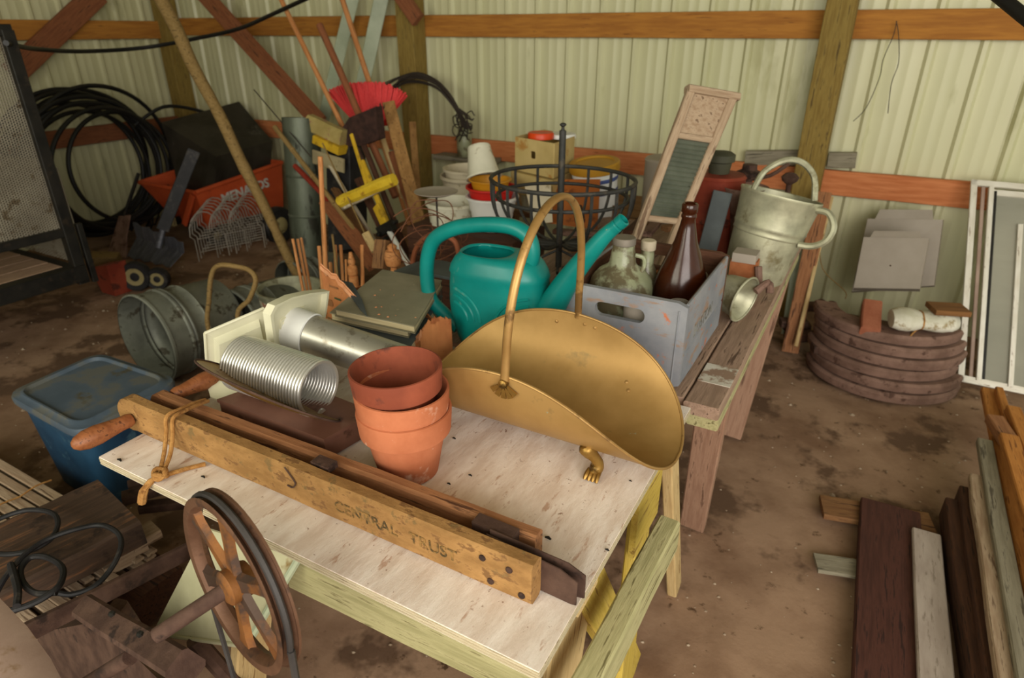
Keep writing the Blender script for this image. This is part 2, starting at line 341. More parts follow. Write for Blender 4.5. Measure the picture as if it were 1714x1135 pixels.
board('knee_brace', YP(655, -30, WY-.2), YP(700, 34, WY-.2), .10, .05, m_brace, wb, upv=(0, 1, 0))
struct(obj('ceiling', MB().box((-1.5, .8, 3.02), (9.4, 7.6, .03)), m_ceil))  # out of view, put in to block sky light from above
struct(obj('wall_front_blocker', MB().box((-4.35, -2.9, 1.5), (3.0, .06, 3.0)), m_wall_left))  # unseen partial wall, added to keep light off the left side

# ================================================================ PLYWOOD TABLE ON SAWHORSES
TZ = .76
t = thing('plywood_table', 'whitewashed plywood sheet table on sawhorses holding clay pots and brass basket', 'table', (-.81, .98, 0))
M0 = Matrix.Translation((-.81, .985, .749))
obj('tabletop', MB().grid([[V((sx*.5385, sy*.414, sz)) for sx, sy in ((-1, -1), (1, -1), (1, 1), (-1, 1))] for sz in (-.0105, .0105)], cu=True).add([(sx*.5385, sy*.414, sz) for sz in (-.0105, .0105) for sx, sy in ((-1, -1), (1, -1), (1, 1), (-1, 1))], [(3, 2, 1, 0), (4, 5, 6, 7)]), m_ply, t, M0)
for z in (-.006, 0, .006):
    m = MB()
    for sx, sy, ex, ey in ((0, -.4145, .5385, .0009), (.539, 0, .0009, .414)): m.box((sx, sy, z), (ex*2, ey*2, .0036))
    obj('ply_layer', m, m_plyedge, t, M0)
def sawhorse(name, lab, y0, y1, xr, xl, top, m_, grp='sawhorses under the tables'):
    s = thing(name, lab, 'sawhorse', ((xr+xl)/2, (y0+y1)/2, 0), grp)
    return s
s = sawhorse('sawhorse', 'pale pine sawhorse under the front of the plywood table', .6, .95, -.3, -1.2, .73, m_pine)
board('top_rail', (-.28, .78, .715), (-1.25, .78, .715), .09, .038, m_pine, s)
board('leg', (-.315, .80, .735), (-.335, .70, 0), .19, .025, m_pine, s, upv=(1, 0, 0))
board('leg', (-.315, .83, .70), (-.30, 1.22, 0), .10, .03, m_yelpaint, s, upv=(1, 0, 0))
board('leg', (-1.06, .76, .70), (-1.12, .60, 0), .10, .03, m_pine, s, upv=(1, 0, 0))
board('apron', YP(485, 945, .66), YP(900, 1140, .66), .11, .028, m_green_pine, s, upv=(0, 1, 0), n=4, jit=.001)
a = XP(1118, 892, -.22); b = a+V((-.03, -.75, -.06))
board('stretcher', a, b, .045, .085, m_green_pine, s, n=5, jit=.0015)
s = thing('sawhorse', 'yellow and pale sawhorse under the rear edge of the plywood table', 'sawhorse', (-.7, 1.22, 0), 'sawhorses under the tables')
board('top_rail', (-.30, 1.27, .715), (-1.2, 1.27, .715), .09, .038, m_pine, s)
board('leg', (-.325, 1.24, .72), (-.29, 1.10, 0.0), .11, .028, m_yelpaint, s, upv=(1, 0, 0))
board('leg', (-.300, 1.32, .735), (-.275, 1.56, 0), .03, .06, m_pine, s, upv=(0, 1, 0))
board('leg', (-1.15, 1.30, .70), (-1.2, 1.55, 0), .10, .03, m_pine, s, upv=(1, 0, 0))
board('gusset', (-.305, 1.12, .58), (-.305, 1.30, .58), .18, .015, m_yelpaint, s, upv=(1, 0, 0))

# second bench (old planks) behind
t = thing('plank_bench', 'rough weathered plank bench behind the table carrying the grey crate', 'bench', (-.75, 2.1, 0))
m_bench = wood('worn_bench_plank', '8f7562', 'a98c78', '5d4637', c4='c9c2b4', t4=.72, s4=9)
for i, (x0, x1) in enumerate(((-.295, -.205), (-.50, -.30), (-.71, -.505), (-.92, -.715), (-1.13, -.925))):
    board('plank', ((x0+x1)/2, 1.425+.012*(i % 2), .742), ((x0+x1)/2, 3.0, .742), x1-x0, .035, m_bench, t, n=8, jit=.0015, seed=i)
obj('paint_patch', MB().box((-.25, 1.60, .7605), (.085, .11, .002)), mat('flaking_white_paint', 'bdb6a6', 'd2ccc0', '8f7562', t3=.52, s3=14, scale=10), t)
board('cross_rail', (-.245, 1.435, .705), (-.245, 2.95, .705), .08, .032, m_green_pine, t)
m_leg = wood('pinkish_brown_leg', '94705a', 'aa866e', '6f503e')
for y, dy in ((1.56, .14), (2.75, -.1)):
    board('leg', (-.250, y+dy*.3, .69), (-.300, y+dy*2.3, 0), .085, .04, m_leg, t, upv=(0, 1, 0))
    board('leg', (-1.10, y+dy*.4, .70), (-1.12, y+dy*2.4, 0), .11, .035, m_plant2, t, upv=(1, 0, 0))
t = thing('storage_shelf', 'low dark board shelf along the back wall under the pots and tins', 'shelf', (-1.2, 3.3, 0))
for i in range(4): board('plank', (-2.05, 3.1+.17*i, .70), (-.30, 3.1+.17*i, .70), .16, .03, m_oldwood, t, n=4, jit=.001, seed=20+i)
for x in (-1.98, -.36):
    for y in (3.08, 3.58): board('leg', (x, y, .685), (x, y, 0), .07, .07, m_oldwood, t, upv=(0, 1, 0))

# ================================================================ ON THE TABLE
# hand planter: two hinged boards with pegs, steel blades
t = thing('hand_planter', 'long wooden hand corn planter with peg handles and steel blades along front edge', 'planter', (-.85, .71, TZ))
A0, A1 = V((-1.375, .684, .803)), V((-.335, .684, .803))
o = board('front_board', A0, A1, .034, .083, m_plant1, t, n=14, jit=.0008, ch=.006)
A0b, A1b = V((-1.365, .748, .795)), V((-.37, .762, .795))
o2 = board('rear_board', A0b, A1b, .030, .062, m_plant2, t, n=14, jit=.0008, ch=.006)
for s_, y0, x0, dx_ in ((-1, .664, -1.355, -.12), (1, .765, -1.352, .14)):
    pr = [(0, 0), (.013, .001), (.0165, .01), (.016, .025), (.019, .05), (.0225, .075), (.022, .10), (.016, .118), (.008, .127), (0, .129)]
    obj('handle', MB().lathe(pr, 16, frame((x0, y0, .803+.010*(s_ > 0)), (dx_, s_, -.02+.05*(s_ > 0)))), m_handle, t)
obj('board_end', MB().lathe([(0, -.017), (.038, -.017), (.0415, -.013), (.0415, .013), (.038, .017), (0, .017)], 28, frame((-1.375, .684, .803), (0, 1, 0))), m_plant1, t)
obj('board_end', MB().lathe([(0, -.015), (.028, -.015), (.031, -.012), (.031, .012), (.028, .015), (0, .015)], 28, frame((-1.365, .748, .795), (0, 1, 0))), m_plant2, t)
for (y, ang, x1, zz, hh) in ((.7035, .0, -.272, .806, .088), (.716, .04, -.266, .809, .084)):
    m = MB(); pts = [(-.44, .838), (x1-.03, .826), (x1, .812), (x1, .763), (x1-.010, .761), (-.44, .768)]
    m.add([(px_, y+dy+(px_+.44)*ang, pz) for dy in (0, .0022) for px_, pz in pts], [tuple(range(6))[::-1], tuple(range(6, 12))]+[(i, (i+1) % 6, 6+(i+1) % 6, 6+i) for i in range(6)])
    obj('steel_blade', m, m_rust, t)
obj('blade_cap', MB().hexa([(-.48, .722, .79), (-.40, .722, .79), (-.40, .748, .79), (-.48, .748, .79), (-.48, .722, .834), (-.40, .722, .832), (-.40, .748, .832), (-.48, .748, .834)]), m_rust, t)
for x, z in ((-.425, .824), (-.375, .822), (-.41, .780), (-.352, .778)):
    obj('rivet', MB().lathe([(.0065, 0), (.006, .002), (.003, .0035), (0, .004)], 10, frame((x, .667, z), (0, -1, 0))), m_rust, t)
rod('wire_hook', [YP(x, y, .6645) for x, y in ((476, 782), (484, 793), (493, 806), (494, 812), (489, 816), (481, 812))], .0016, m_rust, t, k=4)
obj('steel_block', MB().box((-.815, .716, .838), (.045, .026, .014)), m_rust, t)
def text_mesh(name, body, size, M, mat_, parent, depth=.0006, off=0, sx=1):
    cu = bpy.data.curves.new(name, 'FONT'); cu.body = body; cu.size = size; cu.extrude = depth; cu.offset = off; cu.align_x = 'CENTER'; cu.align_y = 'CENTER'; cu.resolution_u = 3
    to = bpy.data.objects.new(name+'_src', cu); col.objects.link(to); bpy.context.view_layer.update()
    me = bpy.data.meshes.new_from_object(to.evaluated_get(bpy.context.evaluated_depsgraph_get())); bpy.data.objects.remove(to)
    for v in me.vertices: v.co.x *= sx
    me.materials.clear(); return link(name, me, mat_, parent, M)
for wd_, x_ in (('CENTRAL', -.675), ('TRUST', -.525)):
    text_mesh('stencil_lettering', wd_, .034, Matrix(((1, 0, 0, x_), (0, 0, -1, .6665), (0, 1, 0, .800), (0, 0, 0, 1))), m_ink, t, .0006, sx=1.0)

rp = lambda x, y, z: V((x, y, z))
t = thing('jute_cord', 'knotted orange jute cord looped around the wooden planter boards', 'cord', (-1.19, .6, TZ))
rod('loop', [(-1.225, .77, .832), (-1.215, .74, .842), (-1.205, .70, .850), (-1.200, .668, .851), (-1.195, .655, .82), (-1.18, .632, .79), (-1.165, .605, .775), (-1.155, .59, .772)], .0045, m_rope, t, k=5)
rod('loop', [(-1.235, .77, .832), (-1.226, .74, .843), (-1.218, .70, .851), (-1.218, .666, .851), (-1.212, .652, .82), (-1.195, .628, .79), (-1.172, .60, .775), (-1.158, .588, .774)], .0045, m_rope, t, k=5)
rod('loop', [(-1.15, .595, .768), (-1.135, .63, .766), (-1.115, .662, .765)], .0048, m_rope, t, k=4)
K = V((-1.158, .588, .773))
rod('knot', [K+V((.013*cos(a*1.7), .011*sin(a*1.7), .006*sin(a*2.6))) for a in [i*.45 for i in range(20)]], .0055, m_rope, t, k=2)
rod('frayed_tail', [K, K+V((-.005, -.018, -.008)), K+V((-.02, -.03, -.03)), K+V((-.032, -.035, -.062))], [.005]*6+[.007]*6+[.009]*7, m_rope, t, k=6)

# stack of clay pots
def pot(name, lab, cx, cy, z0, sc_, m_, tilt=(0, 0), rings=0):
    k = sc_; M = Matrix.Translation((cx, cy, z0)) @ Matrix.Rotation(tilt[0], 4, 'X') @ Matrix.Rotation(tilt[1], 4, 'Y')
    pr = [(0, .004), (.058, 0), (.062, .004), (.081, .102), (.0885, .104), (.093, .107), (.0965, .152), (.0955, .156), (.092, .157), (.0885, .153), (.083, .108), (.078, .100), (.056, .016), (.02, .014), (.012, .012)]
    o = obj(name, MB().lathe([(r*k, z*k) for r, z in pr], 48, M), m_, smooth=50)
    return tag(o, lab, 'flower pot', 'stacked clay flower pots')
pot('clay_pot', 'orange terracotta pot at the bottom of the three-pot stack', -.727, .862, TZ, 1.0, m_terra)
pot('clay_pot', 'orange terracotta pot with chalky patches, middle of the three-pot stack', -.729, .862, TZ+.046, .985, m_terra)
pot('clay_pot', 'darker brick-red clay pot on top of the three-pot stack', -.736, .864, TZ+.096, .955, m_terrared, (.01, -.03))

# brown tin
t = thing('flat_tin', 'flat brown metal tin behind the planter, left of the clay pots', 'tin', (-1.04, .86, TZ))
obj('tin_body', MB().hexa([(-1.23, .80, .765), (-.90, .80, .765), (-.88, .93, .765), (-1.18, .95, .765), (-1.23, .80, .812), (-.90, .80, .812), (-.88, .93, .812), (-1.18, .95, .812)]), m_tin, t)
obj('tin_lid', MB().hexa([(-1.233, .797, .812), (-.897, .797, .812), (-.876, .934, .812), (-1.183, .954, .812), (-1.233, .797, .820), (-.897, .797, .820), (-.876, .934, .820), (-1.183, .954, .820)]), m_tin, t)

# ridged flexible duct + smooth duct + vent hoods + disc
def ridged(p0, p1, r, n, m_, name, parent=None, amp=.0032):
    p0, p1 = V(p0), V(p1); L = (p1-p0).length; pr = []
    for i in range(n*6): pr.append((r+amp*(.9, 1, .9, .35, -1.1, .35)[i % 6], L*i/(n*6)))
    pin = [(a-.0018, z) for a, z in pr[::-1]]
    return obj(name, MB().lathe(pr+pin, 40, frame(p0, p1-p0, (0, 0, 1))), m_, parent, smooth=60)
f0, f1 = ZP(405, 607, .890), ZP(536, 651, .876)
f1 = f1+(f1-f0).normalized()*.0
t = thing('flexible_duct', 'short shiny ribbed aluminium duct beside the clay pots', 'duct', (f0+f1)/2)
ridged(f0, f1, .064, 28, m_alu, 'ribbed_tube', t)
dd = (f1-f0).normalized()
obj('duct_clip', MB().lathe([(.0, 0), (.012, .001), (.012, .006), (0, .007)], 12, frame(f1+V((.0, -.01, -.058)), dd)), m_alu, t)
g0, g1 = ZP(497, 552, .90), ZP(672, 612, .85)
t = thing('dryer_vent', 'white plastic louvre vent hood with smooth aluminium duct beside torn cardboard', 'vent', (g0+g1)/2)
ax = (g1-g0).normalized()
M = frame(g0, ax, (0, 0, 1))
obj('smooth_tube', MB().lathe([(.052, .03), (.052, (g1-g0).length), (.051, (g1-g0).length), (.051, .03)], 36, M), m_alu2, t)
obj('collar', MB().lathe([(.057, -.012), (.057, .045), (.0535, .047), (.0525, .045), (.0525, -.012)], 36, M), m_whitebr, t)
Mh = M
def onplane(px_, py_, o_, n_): d = ray(px_, py_); return CP+d*((o_-CP).dot(n_)/d.dot(n_))
pl = []
for e in ((441, 524), (449, 508), (478, 494), (510, 487), (541, 484), (537, 515), (531, 548), (524, 600), (452, 600)):
    p = Mh.inverted() @ onplane(*e, g0-ax*.014, ax); pl.append((p.x, p.y))
pc_ = (sum(x for x, y in pl)/len(pl), sum(y for x, y in pl)/len(pl))
if sum(pl[i][0]*pl[(i+1) % len(pl)][1]-pl[(i+1) % len(pl)][0]*pl[i][1] for i in range(len(pl))) < 0: pl = pl[::-1]
m = MB().prism(pl, -.016, -.012, Mh)
m.ring(pl, [(pc_[0]+(x-pc_[0])*.92, pc_[1]+(y-pc_[1])*.92) for x, y in pl], -.012, .006, Mh)
obj('hood_plate', m, m_white, t, smooth=30)
obj('hood_recess', MB().prism(rrect(.095, .105, .008, 3), -.012, -.008, Mh), m_white, t)
for a, b in ((-.045, -.042), (-.045, .042), (.035, -.042), (.035, .042)):
    obj('screw', MB().lathe([(.004, 0), (.003, .0025), (0, .003)], 8, Mh @ Matrix.Translation((a, b, -.008))), m_white, t)
# second hood lying behind
a, b, c_, d_ = ZP(343, 558, .93), ZP(442, 516, .96), YP(462, 610, 1.02), YP(349, 650, .90)
t = thing('vent_hood', 'empty off-white plastic vent hood standing behind the ribbed duct', 'vent', (a+b+c_+d_)/4)
ctr = (a+b+c_+d_)/4; nn = (b-a).cross(d_-a).normalized()
if nn.dot(CP-ctr) < 0: nn = -nn
q = [a, b, c_, d_]
m = MB().hexa([p-nn*.006 for p in q]+q); obj('back_plate', m, m_white, t)
q2 = [ctr+(p-ctr)*.78+nn*.0 for p in q]; q3 = [ctr+(p-ctr)*.70+nn*.025 for p in q]
obj('raised_hood', MB().hexa(q2+q3), m_white, t)
for i in range(4): rod('rim', [q[i], q[(i+1) % 4]], .004, m_white, t)
# torn paper/plastic triangle under the disc
q = [ZP(340, 622, .82), ZP(402, 655, .80), ZP(372, 672, .79), ZP(352, 664, .79)]
o = obj('plastic_sheet', MB().hexa([p+V((0, 0, -.003)) for p in q]+q), m_white); tag(o, 'scrap of white plastic sheet poking out under the brass disc', 'scrap')
# disc, nearly edge-on
a, b = ZP(337, 610, .925), ZP(566, 698, .848)
u = (b-a).normalized(); c_ = (a+b)/2; vw = (c_-CP).normalized(); n_ = u.cross(vw).normalized()
if n_.z < 0: n_ = -n_
n_ = (n_+vw*-.13).normalized() if True else n_
R_ = (b-a).length/2
t = thing('brass_tray', 'round tarnished brass tray seen edge-on, leaning under the ribbed duct', 'tray', c_)
Mt = frame(c_, -n_, u)
obj('tray_dish', MB().lathe([(0, .012), (R_*.6, .012), (R_*.9, .004), (R_, 0), (R_, .0022), (R_*.9, .0065), (R_*.6, .0145), (0, .0145)], 48, Mt, sy=.72), m_brassdk, t)
obj('tray_rim', MB().tube([Mt @ V((R_*cos(2*pi*i/48), .72*R_*sin(2*pi*i/48), 0)) for i in range(48)], .0025, 6, True), m_rust, t)

# torn cardboard carton with books
t = thing('torn_carton', 'torn brown cardboard carton with faded green print holding old books', 'box', (-1.22, 1.3, TZ))
def torn(p0, p1, z0, prof, name, nrm, seed, mt=m_card):
    R = random.Random(seed); r0 = []; r1 = []; n = 26
    for i in range(n+1):
        f = i/n; p = V(p0).lerp(V(p1), f); k = f*(len(prof)-1); j = min(int(k), len(prof)-2); z = prof[j]+(prof[j+1]-prof[j])*(k-j)+R.uniform(-.006, .006)
        r0.append(V((p.x, p.y, z0))); r1.append(V((p.x, p.y, z))+V(nrm)*R.uniform(-.001, .001))
    mid = [(a*.5+b*.5) for a, b in zip(r0, r1)]
    return obj(name, MB().sheet([r0, mid, r1], .005), mt, t, smooth=75)
c1, c2 = ZP(537, 443, .965), ZP(704, 590, .80); c1.z = c2.z = 0
c3_, c4_ = V((-.93, 1.33, 0)), V((-1.36, 1.52, 0))
fn0 = V(((c2-c1).y, -(c2-c1).x, 0)).normalized()
R = random.Random(1); ee = smooth_path([V((x, y, 0)) for x, y in ((538, 444), (556, 458), (574, 474), (592, 494), (606, 515), (618, 538), (627, 558), (646, 573), (672, 574), (696, 566), (704, 555))], 3)
r1 = [onplane(p.x, p.y+R.uniform(-2.5, 2.5), c1, fn0)+fn0*R.uniform(-.003, .003) for p in ee]; r0 = [V((p.x, p.y, .764)) for p in r1]
obj('front_flap', MB().sheet([r0, [a*.5+b*.5 for a, b in zip(r0, r1)], r1], .005), m_card, t, smooth=30)
fl = MB(); 
for i, p in enumerate(r1[:-1]):
    q = r1[i+1]; w_ = [V((R.uniform(-.004, .004), R.uniform(-.004, .004), R.uniform(-.004, .004))) for _ in range(2)]
    fl.hexa([p+fn0*.002-V((0, 0, .02))+w_[0], q+fn0*.002-V((0, 0, .02))+w_[1], q-fn0*.004, p-fn0*.004, p+fn0*.006-V((0, 0, .012)), q+fn0*.006-V((0, 0, .012)), q+V((0, 0, .004)), p+V((0, 0, .004))])
o = obj('ragged_tear', fl, m_chip, t, smooth=20); o['kind'] = 'stuff'
torn(c2, c3_, .764, [.855, .885, .90, .89, .885], 'side_flap', (1, 0, 0), 2)
torn(c1, c4_, .764, [.90, .86, .84], 'left_flap', (-1, 0, 0), 3)
torn(c4_, c3_, .764, [.84, .85, .85], 'back_flap', (0, 1, 0), 4)
fd = (c2-c1).normalized(); fn = V((fd.y, -fd.x, 0))
Mf = Matrix((fd, V((0, 0, 1)), fn)).transposed().to_4x4()
def onface(px_, py_):      # point of the flap under a sight line
    d = ray(px_, py_); k = (c1-CP).dot(fn)/d.dot(fn); return CP+d*k+fn*.0045
for (px_, py_, w_, h_, rr) in ((551, 505, .050, .022, .010), (545, 522, .03, .006, .002), (567, 500, .03, .006, .002), (560, 480, .04, .006, .002), (556, 533, .035, .005, .002)):
    M = Mf.copy(); M.translation = onface(px_, py_)
    obj('green_print', MB().prism(rrect(w_, h_, rr, 4), 0, .0005, M), m_inkgreen, t)
# books
def book(name, lab, pts, z0, z1, cm):
    s = thing(name, lab, 'book', (sum(p[0] for p in pts)/4, sum(p[1] for p in pts)/4, z0), 'old books in the torn carton')
    cx, cy = s.location.x, s.location.y
    P = lambda k, z: [V((cx+(p[0]-cx)*k, cy+(p[1]-cy)*k, z)) for p in pts]
    obj('pages', MB().hexa(P(.97, z0+.002)+P(.97, z1-.002)), m_page, s)
    obj('cover', MB().hexa(P(1, z1-.003)+P(1, z1)), cm, s)
    obj('cover', MB().hexa(P(1, z0)+P(1, z0+.003)), cm, s)
    return s
B = [ZP(559, 517, .895).xy, ZP(694, 546, .895).xy, ZP(740, 469, .895).xy, ZP(640, 451, .895).xy]
book('book', 'large olive-grey cloth book on top inside the torn carton', B, .872, .895, m_book)
B2 = [(x-.035, y+.015) for x, y in B]
book('book', 'olive book just under the top one, its corner showing behind', B2, .845, .871, m_book)
B3 = [(B[0][0]-.02, B[0][1]-.03), (B[1][0]-.0, B[1][1]-.03), (B[2][0], B[2][1]), (B[3][0]-.03, B[3][1]+.0)]
book('book', 'dark slate-covered book lowest in the torn carton', B3, .79, .842, m_slate)
o = obj('slate_card', MB().sheet([[ZP(563, 468, .899), ZP(590, 474, .899)], [ZP(585, 493, .899), ZP(606, 502, .899)], [ZP(603, 518, .899), ZP(615, 530, .899)]], .003), m_slate); tag(o, 'slate-blue card strip bent along the carton tear', 'card')
m = MB(); R = random.Random(9)
for i in range(9):
    p = ZP(R.uniform(625, 700), R.uniform(470, 535), .8955); s = R.choice([.002, .003, .004])
    m.add([(p.x-s, p.y-s, .896), (p.x+s, p.y-s*.6, .896), (p.x+s*.4, p.y+s, .896), (p.x, p.y, .896+s*.7)], [(0, 1, 3), (1, 2, 3), (2, 0, 3)])
o = obj('crumbs', m, m_chip); tag(o, 'orange cardboard crumbs on the top book', 'crumbs', kind='stuff')

# teal watering can
t = thing('watering_can', 'teal plastic watering can with looped handle and long spout', 'watering can', (-.88, 1.42, TZ))
WC = V((-.850, 1.46, TZ)); wx = V((1, .06, 0)).normalized()
Mw = Matrix((wx, V((-wx.y, wx.x, 0)), V((0, 0, 1)))).transposed().to_4x4(); Mw.translation = WC
def sup(r1, r2, z, cx=0, e=2.6, n=40):
    out = []
    for j in range(n):
        a = 2*pi*j/n; c, s_ = cos(a), sin(a); out.append(V((cx+r1*abs(c)**(2/e)*(1 if c >= 0 else -1), r2*abs(s_)**(2/e)*(1 if s_ >= 0 else -1), z)))
    return out
rows = [sup(.012, .008, .0), sup(.102, .074, 0), sup(.112, .080, .008), sup(.128, .086, .05), sup(.144, .088, .11), sup(.147, .088, .14), sup(.145, .087, .20), sup(.142, .085, .228), sup(.145, .087, .234), sup(.141, .084, .25), sup(.128, .077, .272), sup(.112, .072, .286), sup(.079, .062, .291, -.032), sup(.074, .058, .291, -.034), sup(.071, .055, .285, -.034), sup(.125, .074, .268, 0), sup(.135, .078, .20, 0), sup(.10, .07, .03, 0), sup(.01, .01, .02, 0)]
obj('body', MB().grid(rows, cu=True, M=Mw), m_teal, t, smooth=70)
hw = lambda q: [YP(x, y, 1.452) for x, y in q]
hp = hw([(768, 548), (742, 524), (722, 502), (715, 470), (716, 430), (728, 400), (758, 383), (800, 376), (850, 378), (878, 390), (889, 408), (890, 432), (880, 460)])
obj('handle', MB().tube(smooth_path(hp, 6), .0215, 14), m_teal, t, smooth=70)
sp = hw([(905, 545), (925, 510), (945, 478), (965, 450), (990, 420), (1012, 395), (1034, 376)])
k = smooth_path(sp, 6); n = len(k)
obj('spout', MB().tube(k, [.048-.032*(i/(n-1))**.7 for i in range(n)], 14), m_teal, t, smooth=70)
nd = (sp[-1]-sp[-2]).normalized()
obj('spout_tip', MB().lathe([(.0155, -.022), (.0175, -.02), (.0175, -.008), (.0155, -.007), (.0155, -.002), (.0175, 0), (.0175, .016), (.013, .018), (.011, .0)], 18, frame(sp[-1]+nd*.004, nd)), m_teal, t)
for sgn in (-1, 1):
    for q in range(3):
        pts = []; R_ = .048+.021*q
        for i in range(13):
            a = radians(90-85*i/12) if sgn < 0 else radians(90+85*i/12)
            xx = (-.105 if sgn < 0 else .118)+R_*cos(a); zz = .105+R_*sin(a)
            yb = -.0875*(max(0, 1-abs(xx/.146)**2.6))**(1/2.6)
            pts.append(Mw @ V((xx, yb-.0005, zz)))
        obj('raised_rib', MB().tube(pts, .0042, 6), m_teal, t)

# brass log basket
t = thing('log_basket', 'brass log basket with hoop handle and claw feet on the table', 'basket', (-.57, 1.13, TZ))
cx, yc, z0, Rb, S, Lx = -.567, 1.135, .792, .176, .296, .335
def bpt(u, s_, off=0):
    smax = S*sqrt(max(0, 1-u*u)); s = s_*smax; th = s/Rb; r = Rb+off
    return V((cx+u*Lx, yc+r*sin(th), z0+Rb-r*cos(th)))
rows = []; nU = 44
for i in range(nU+1):
    u = -cos(pi*i/nU)*.9995; rows.append([bpt(u, -1+2*j/20) for j in range(21)])
obj('brass_sheet', MB().sheet(rows, .002), m_brass, t, smooth=60)
edge = [bpt(-cos(pi*i/60)*.9995, -1) for i in range(61)]+[bpt(cos(pi*i/60)*.9995, 1) for i in range(1, 60)]
obj('rolled_edge', MB().tube(edge, .0032, 8, True), m_copper, t)
ph, pb = bpt(.06, -1), bpt(.06, 1)
hpts = []
for i in range(41):
    f = i/40; a = pi*f; mid = (ph+pb)/2; hw = (pb-ph)/2
    hpts.append(mid-hw*cos(a)*(1+.0*sin(a))+V((.02*sin(a), 0, .318*sin(a)**.72)))
hpts = [ph+V((0, -.004, -.01))]+hpts[1:-1]+[pb+V((0, .004, -.01))]
obj('hoop_handle', MB().tube(hpts, .0075, 10, flat=1.25), m_copper, t, smooth=60)
for p, sg in ((ph, -1), (pb, 1)):
    Mb = frame(p+V((0, sg*.006, -.012)), (0, sg, .0), (-sg, 0, 0)) @ Matrix.Rotation(pi if sg < 0 else 0, 4, 'Z')
    if sg < 0 and (Mb.to_3x3() @ V((0, -1, 0))).z > 0: Mb = Mb @ Matrix.Rotation(pi, 4, 'Z')
    m = MB()
    for a in range(-2, 3):
        aa = radians(-90*-sg*-1+a*24) if True else 0
        dr = V((sin(radians(a*26)), -cos(radians(a*26)), 0)); side = V((-dr.y, dr.x, 0))
        yy = 1 if sg < 0 else 1
        e0 = V((0, 0, .001)); e1 = dr*.034
        m.hexa([e0-side*.002, e0+side*.002, e1+side*.006, e1-side*.006, e0-side*.002+V((0, 0, .002)), e0+side*.002+V((0, 0, .002)), e1+side*.006+V((0, 0, .003)), e1-side*.006+V((0, 0, .003))], Mb)
    if sg < 0: obj('fan_mount', m, m_brassdk, t)
    obj('hinge_pin', MB().lathe([(0, -.006), (.009, -.006), (.010, 0), (.009, .008), (.004, .011), (0, .011)], 12, Mb @ Matrix.Translation((0, 0, 0))), m_brassdk, t)
for uu, ss in ((.12, .93), (.2, .93), (-.1, .9), (.5, .62), (.53, .56)):
    p = bpt(uu, ss, -.001); obj('rivet', MB().lathe([(.005, 0), (.004, .002), (0, .003)], 8, frame(p, V((0, yc, z0+Rb))-V((0, p.y, p.z)))), m_copper, t)
for fx, fy in ((-.375, -1), (-.375, 1), (-.758, -1), (-.758, 1)):
    pts = [(fx-.014, yc+fy*.146, .832), (fx-.007, yc+fy*.126, .815), (fx, yc+fy*.106, .798), (fx, yc+fy*.098, .784), (fx, yc+fy*.106, .773), (fx, yc+fy*.118, .768)]
    if fy < 0: pts = [(fx-.020, yc-.120, .842), (fx-.012, yc-.114, .826), (fx-.001, yc-.106, .809), (fx+.004, yc-.100, .791), (fx+.001, yc-.104, .777), (fx-.002, yc-.114, .770)]
    k = smooth_path(pts, 4); f_ = obj('claw_foot', MB().tube(k, [(.010, .014, .017, .0165, .0155, .0145, .013, .012, .0115, .0115, .012, .0125, .013, .014, .0145, .0145, .014, .013, .011, .009, .006)[min(i, 20)] for i in range(len(k))], 12), m_brassdk, t)
    for j in range(4):
        obj('toe', MB().tube(smooth_path([(fx-.011+.0073*j, yc+fy*.104, .776), (fx-.012+.008*j, yc+fy*.118, .772), (fx-.013+.0087*j, yc+fy*.128, .764)], 3), [.005, .005, .0052, .0052, .005, .004, .003], 6), m_brassdk, f_)

# crate with bottles
cx0, cx1, cy0, cy1, cz0, cz1 = -.668, -.322, 1.462, 1.925, .765, 1.0
t = thing('wooden_crate', 'chipped blue-grey painted wooden crate with hand slot on the plank bench', 'crate', ((cx0+cx1)/2, (cy0+cy1)/2, TZ))
hole = rrect(.135, .038, .018, 5); hw, hh = (cx1-cx0)/2, (cz1-cz0)/2
hc = (.0, .063)
hole2 = [(x+hc[0], y+hc[1]) for x, y in hole]; outer = []
for x, y in hole:
    k = max(abs(x)/.0675, abs(y)/.019); X_, Y_ = x/k/.0675*hw, y/k/.019*hh; outer.append((X_, Y_))
Mfr = Matrix(((1, 0, 0, (cx0+cx1)/2), (0, 0, -1, cy0+.008), (0, 1, 0, (cz0+cz1)/2), (0, 0, 0, 1)))
obj('end_panel', MB().ring(outer, hole2, -.008, .008, Mfr), m_crate, t, smooth=30)
Mbk = Mfr.copy(); Mbk.translation = V(((cx0+cx1)/2, cy1-.008, (cz0+cz1)/2))
obj('end_panel', MB().ring(outer, hole2, -.008, .008, Mbk), m_crate_in, t, smooth=30)
for x, sg in ((cx0+.006, -1), (cx1-.006, 1)):
    for z, h in ((cz0+.044, .086), (cz0+.160, .138)):
        board('side_board', (x, cy0+.017, z), (x, cy1-.017, z), .011, h, m_crate, t, n=4, jit=.0008)
        board('inner_face', (x-sg*.0065, cy0+.017, z), (x-sg*.0065, cy1-.017, z), .002, h-.006, m_crate_in, t)
for x in (-.60, -.53, -.46, -.39): board('bottom_slat', (x, cy0+.017, cz0+.005), (x, cy1-.017, cz0+.005), .062, .009, m_crate_in, t)
rod('edge_strip', [(cx1-.02, cy0-.001, cz0+.001), (cx1-.02, cy0-.001, cz1-.02)], .002, m_crate, t)
text_mesh('faint_stencil', 'BOSTON', .05, Matrix(((0, 0, 1, cx1+.0001), (1, 0, 0, (cy0+cy1)/2-.03), (0, 1, 0, .885), (0, 0, 0, 1))), mat('faint_grey_ink', '5e5d52', '84837c', scale=40, lo=.45, hi=.55, bump=0), t, .0003)
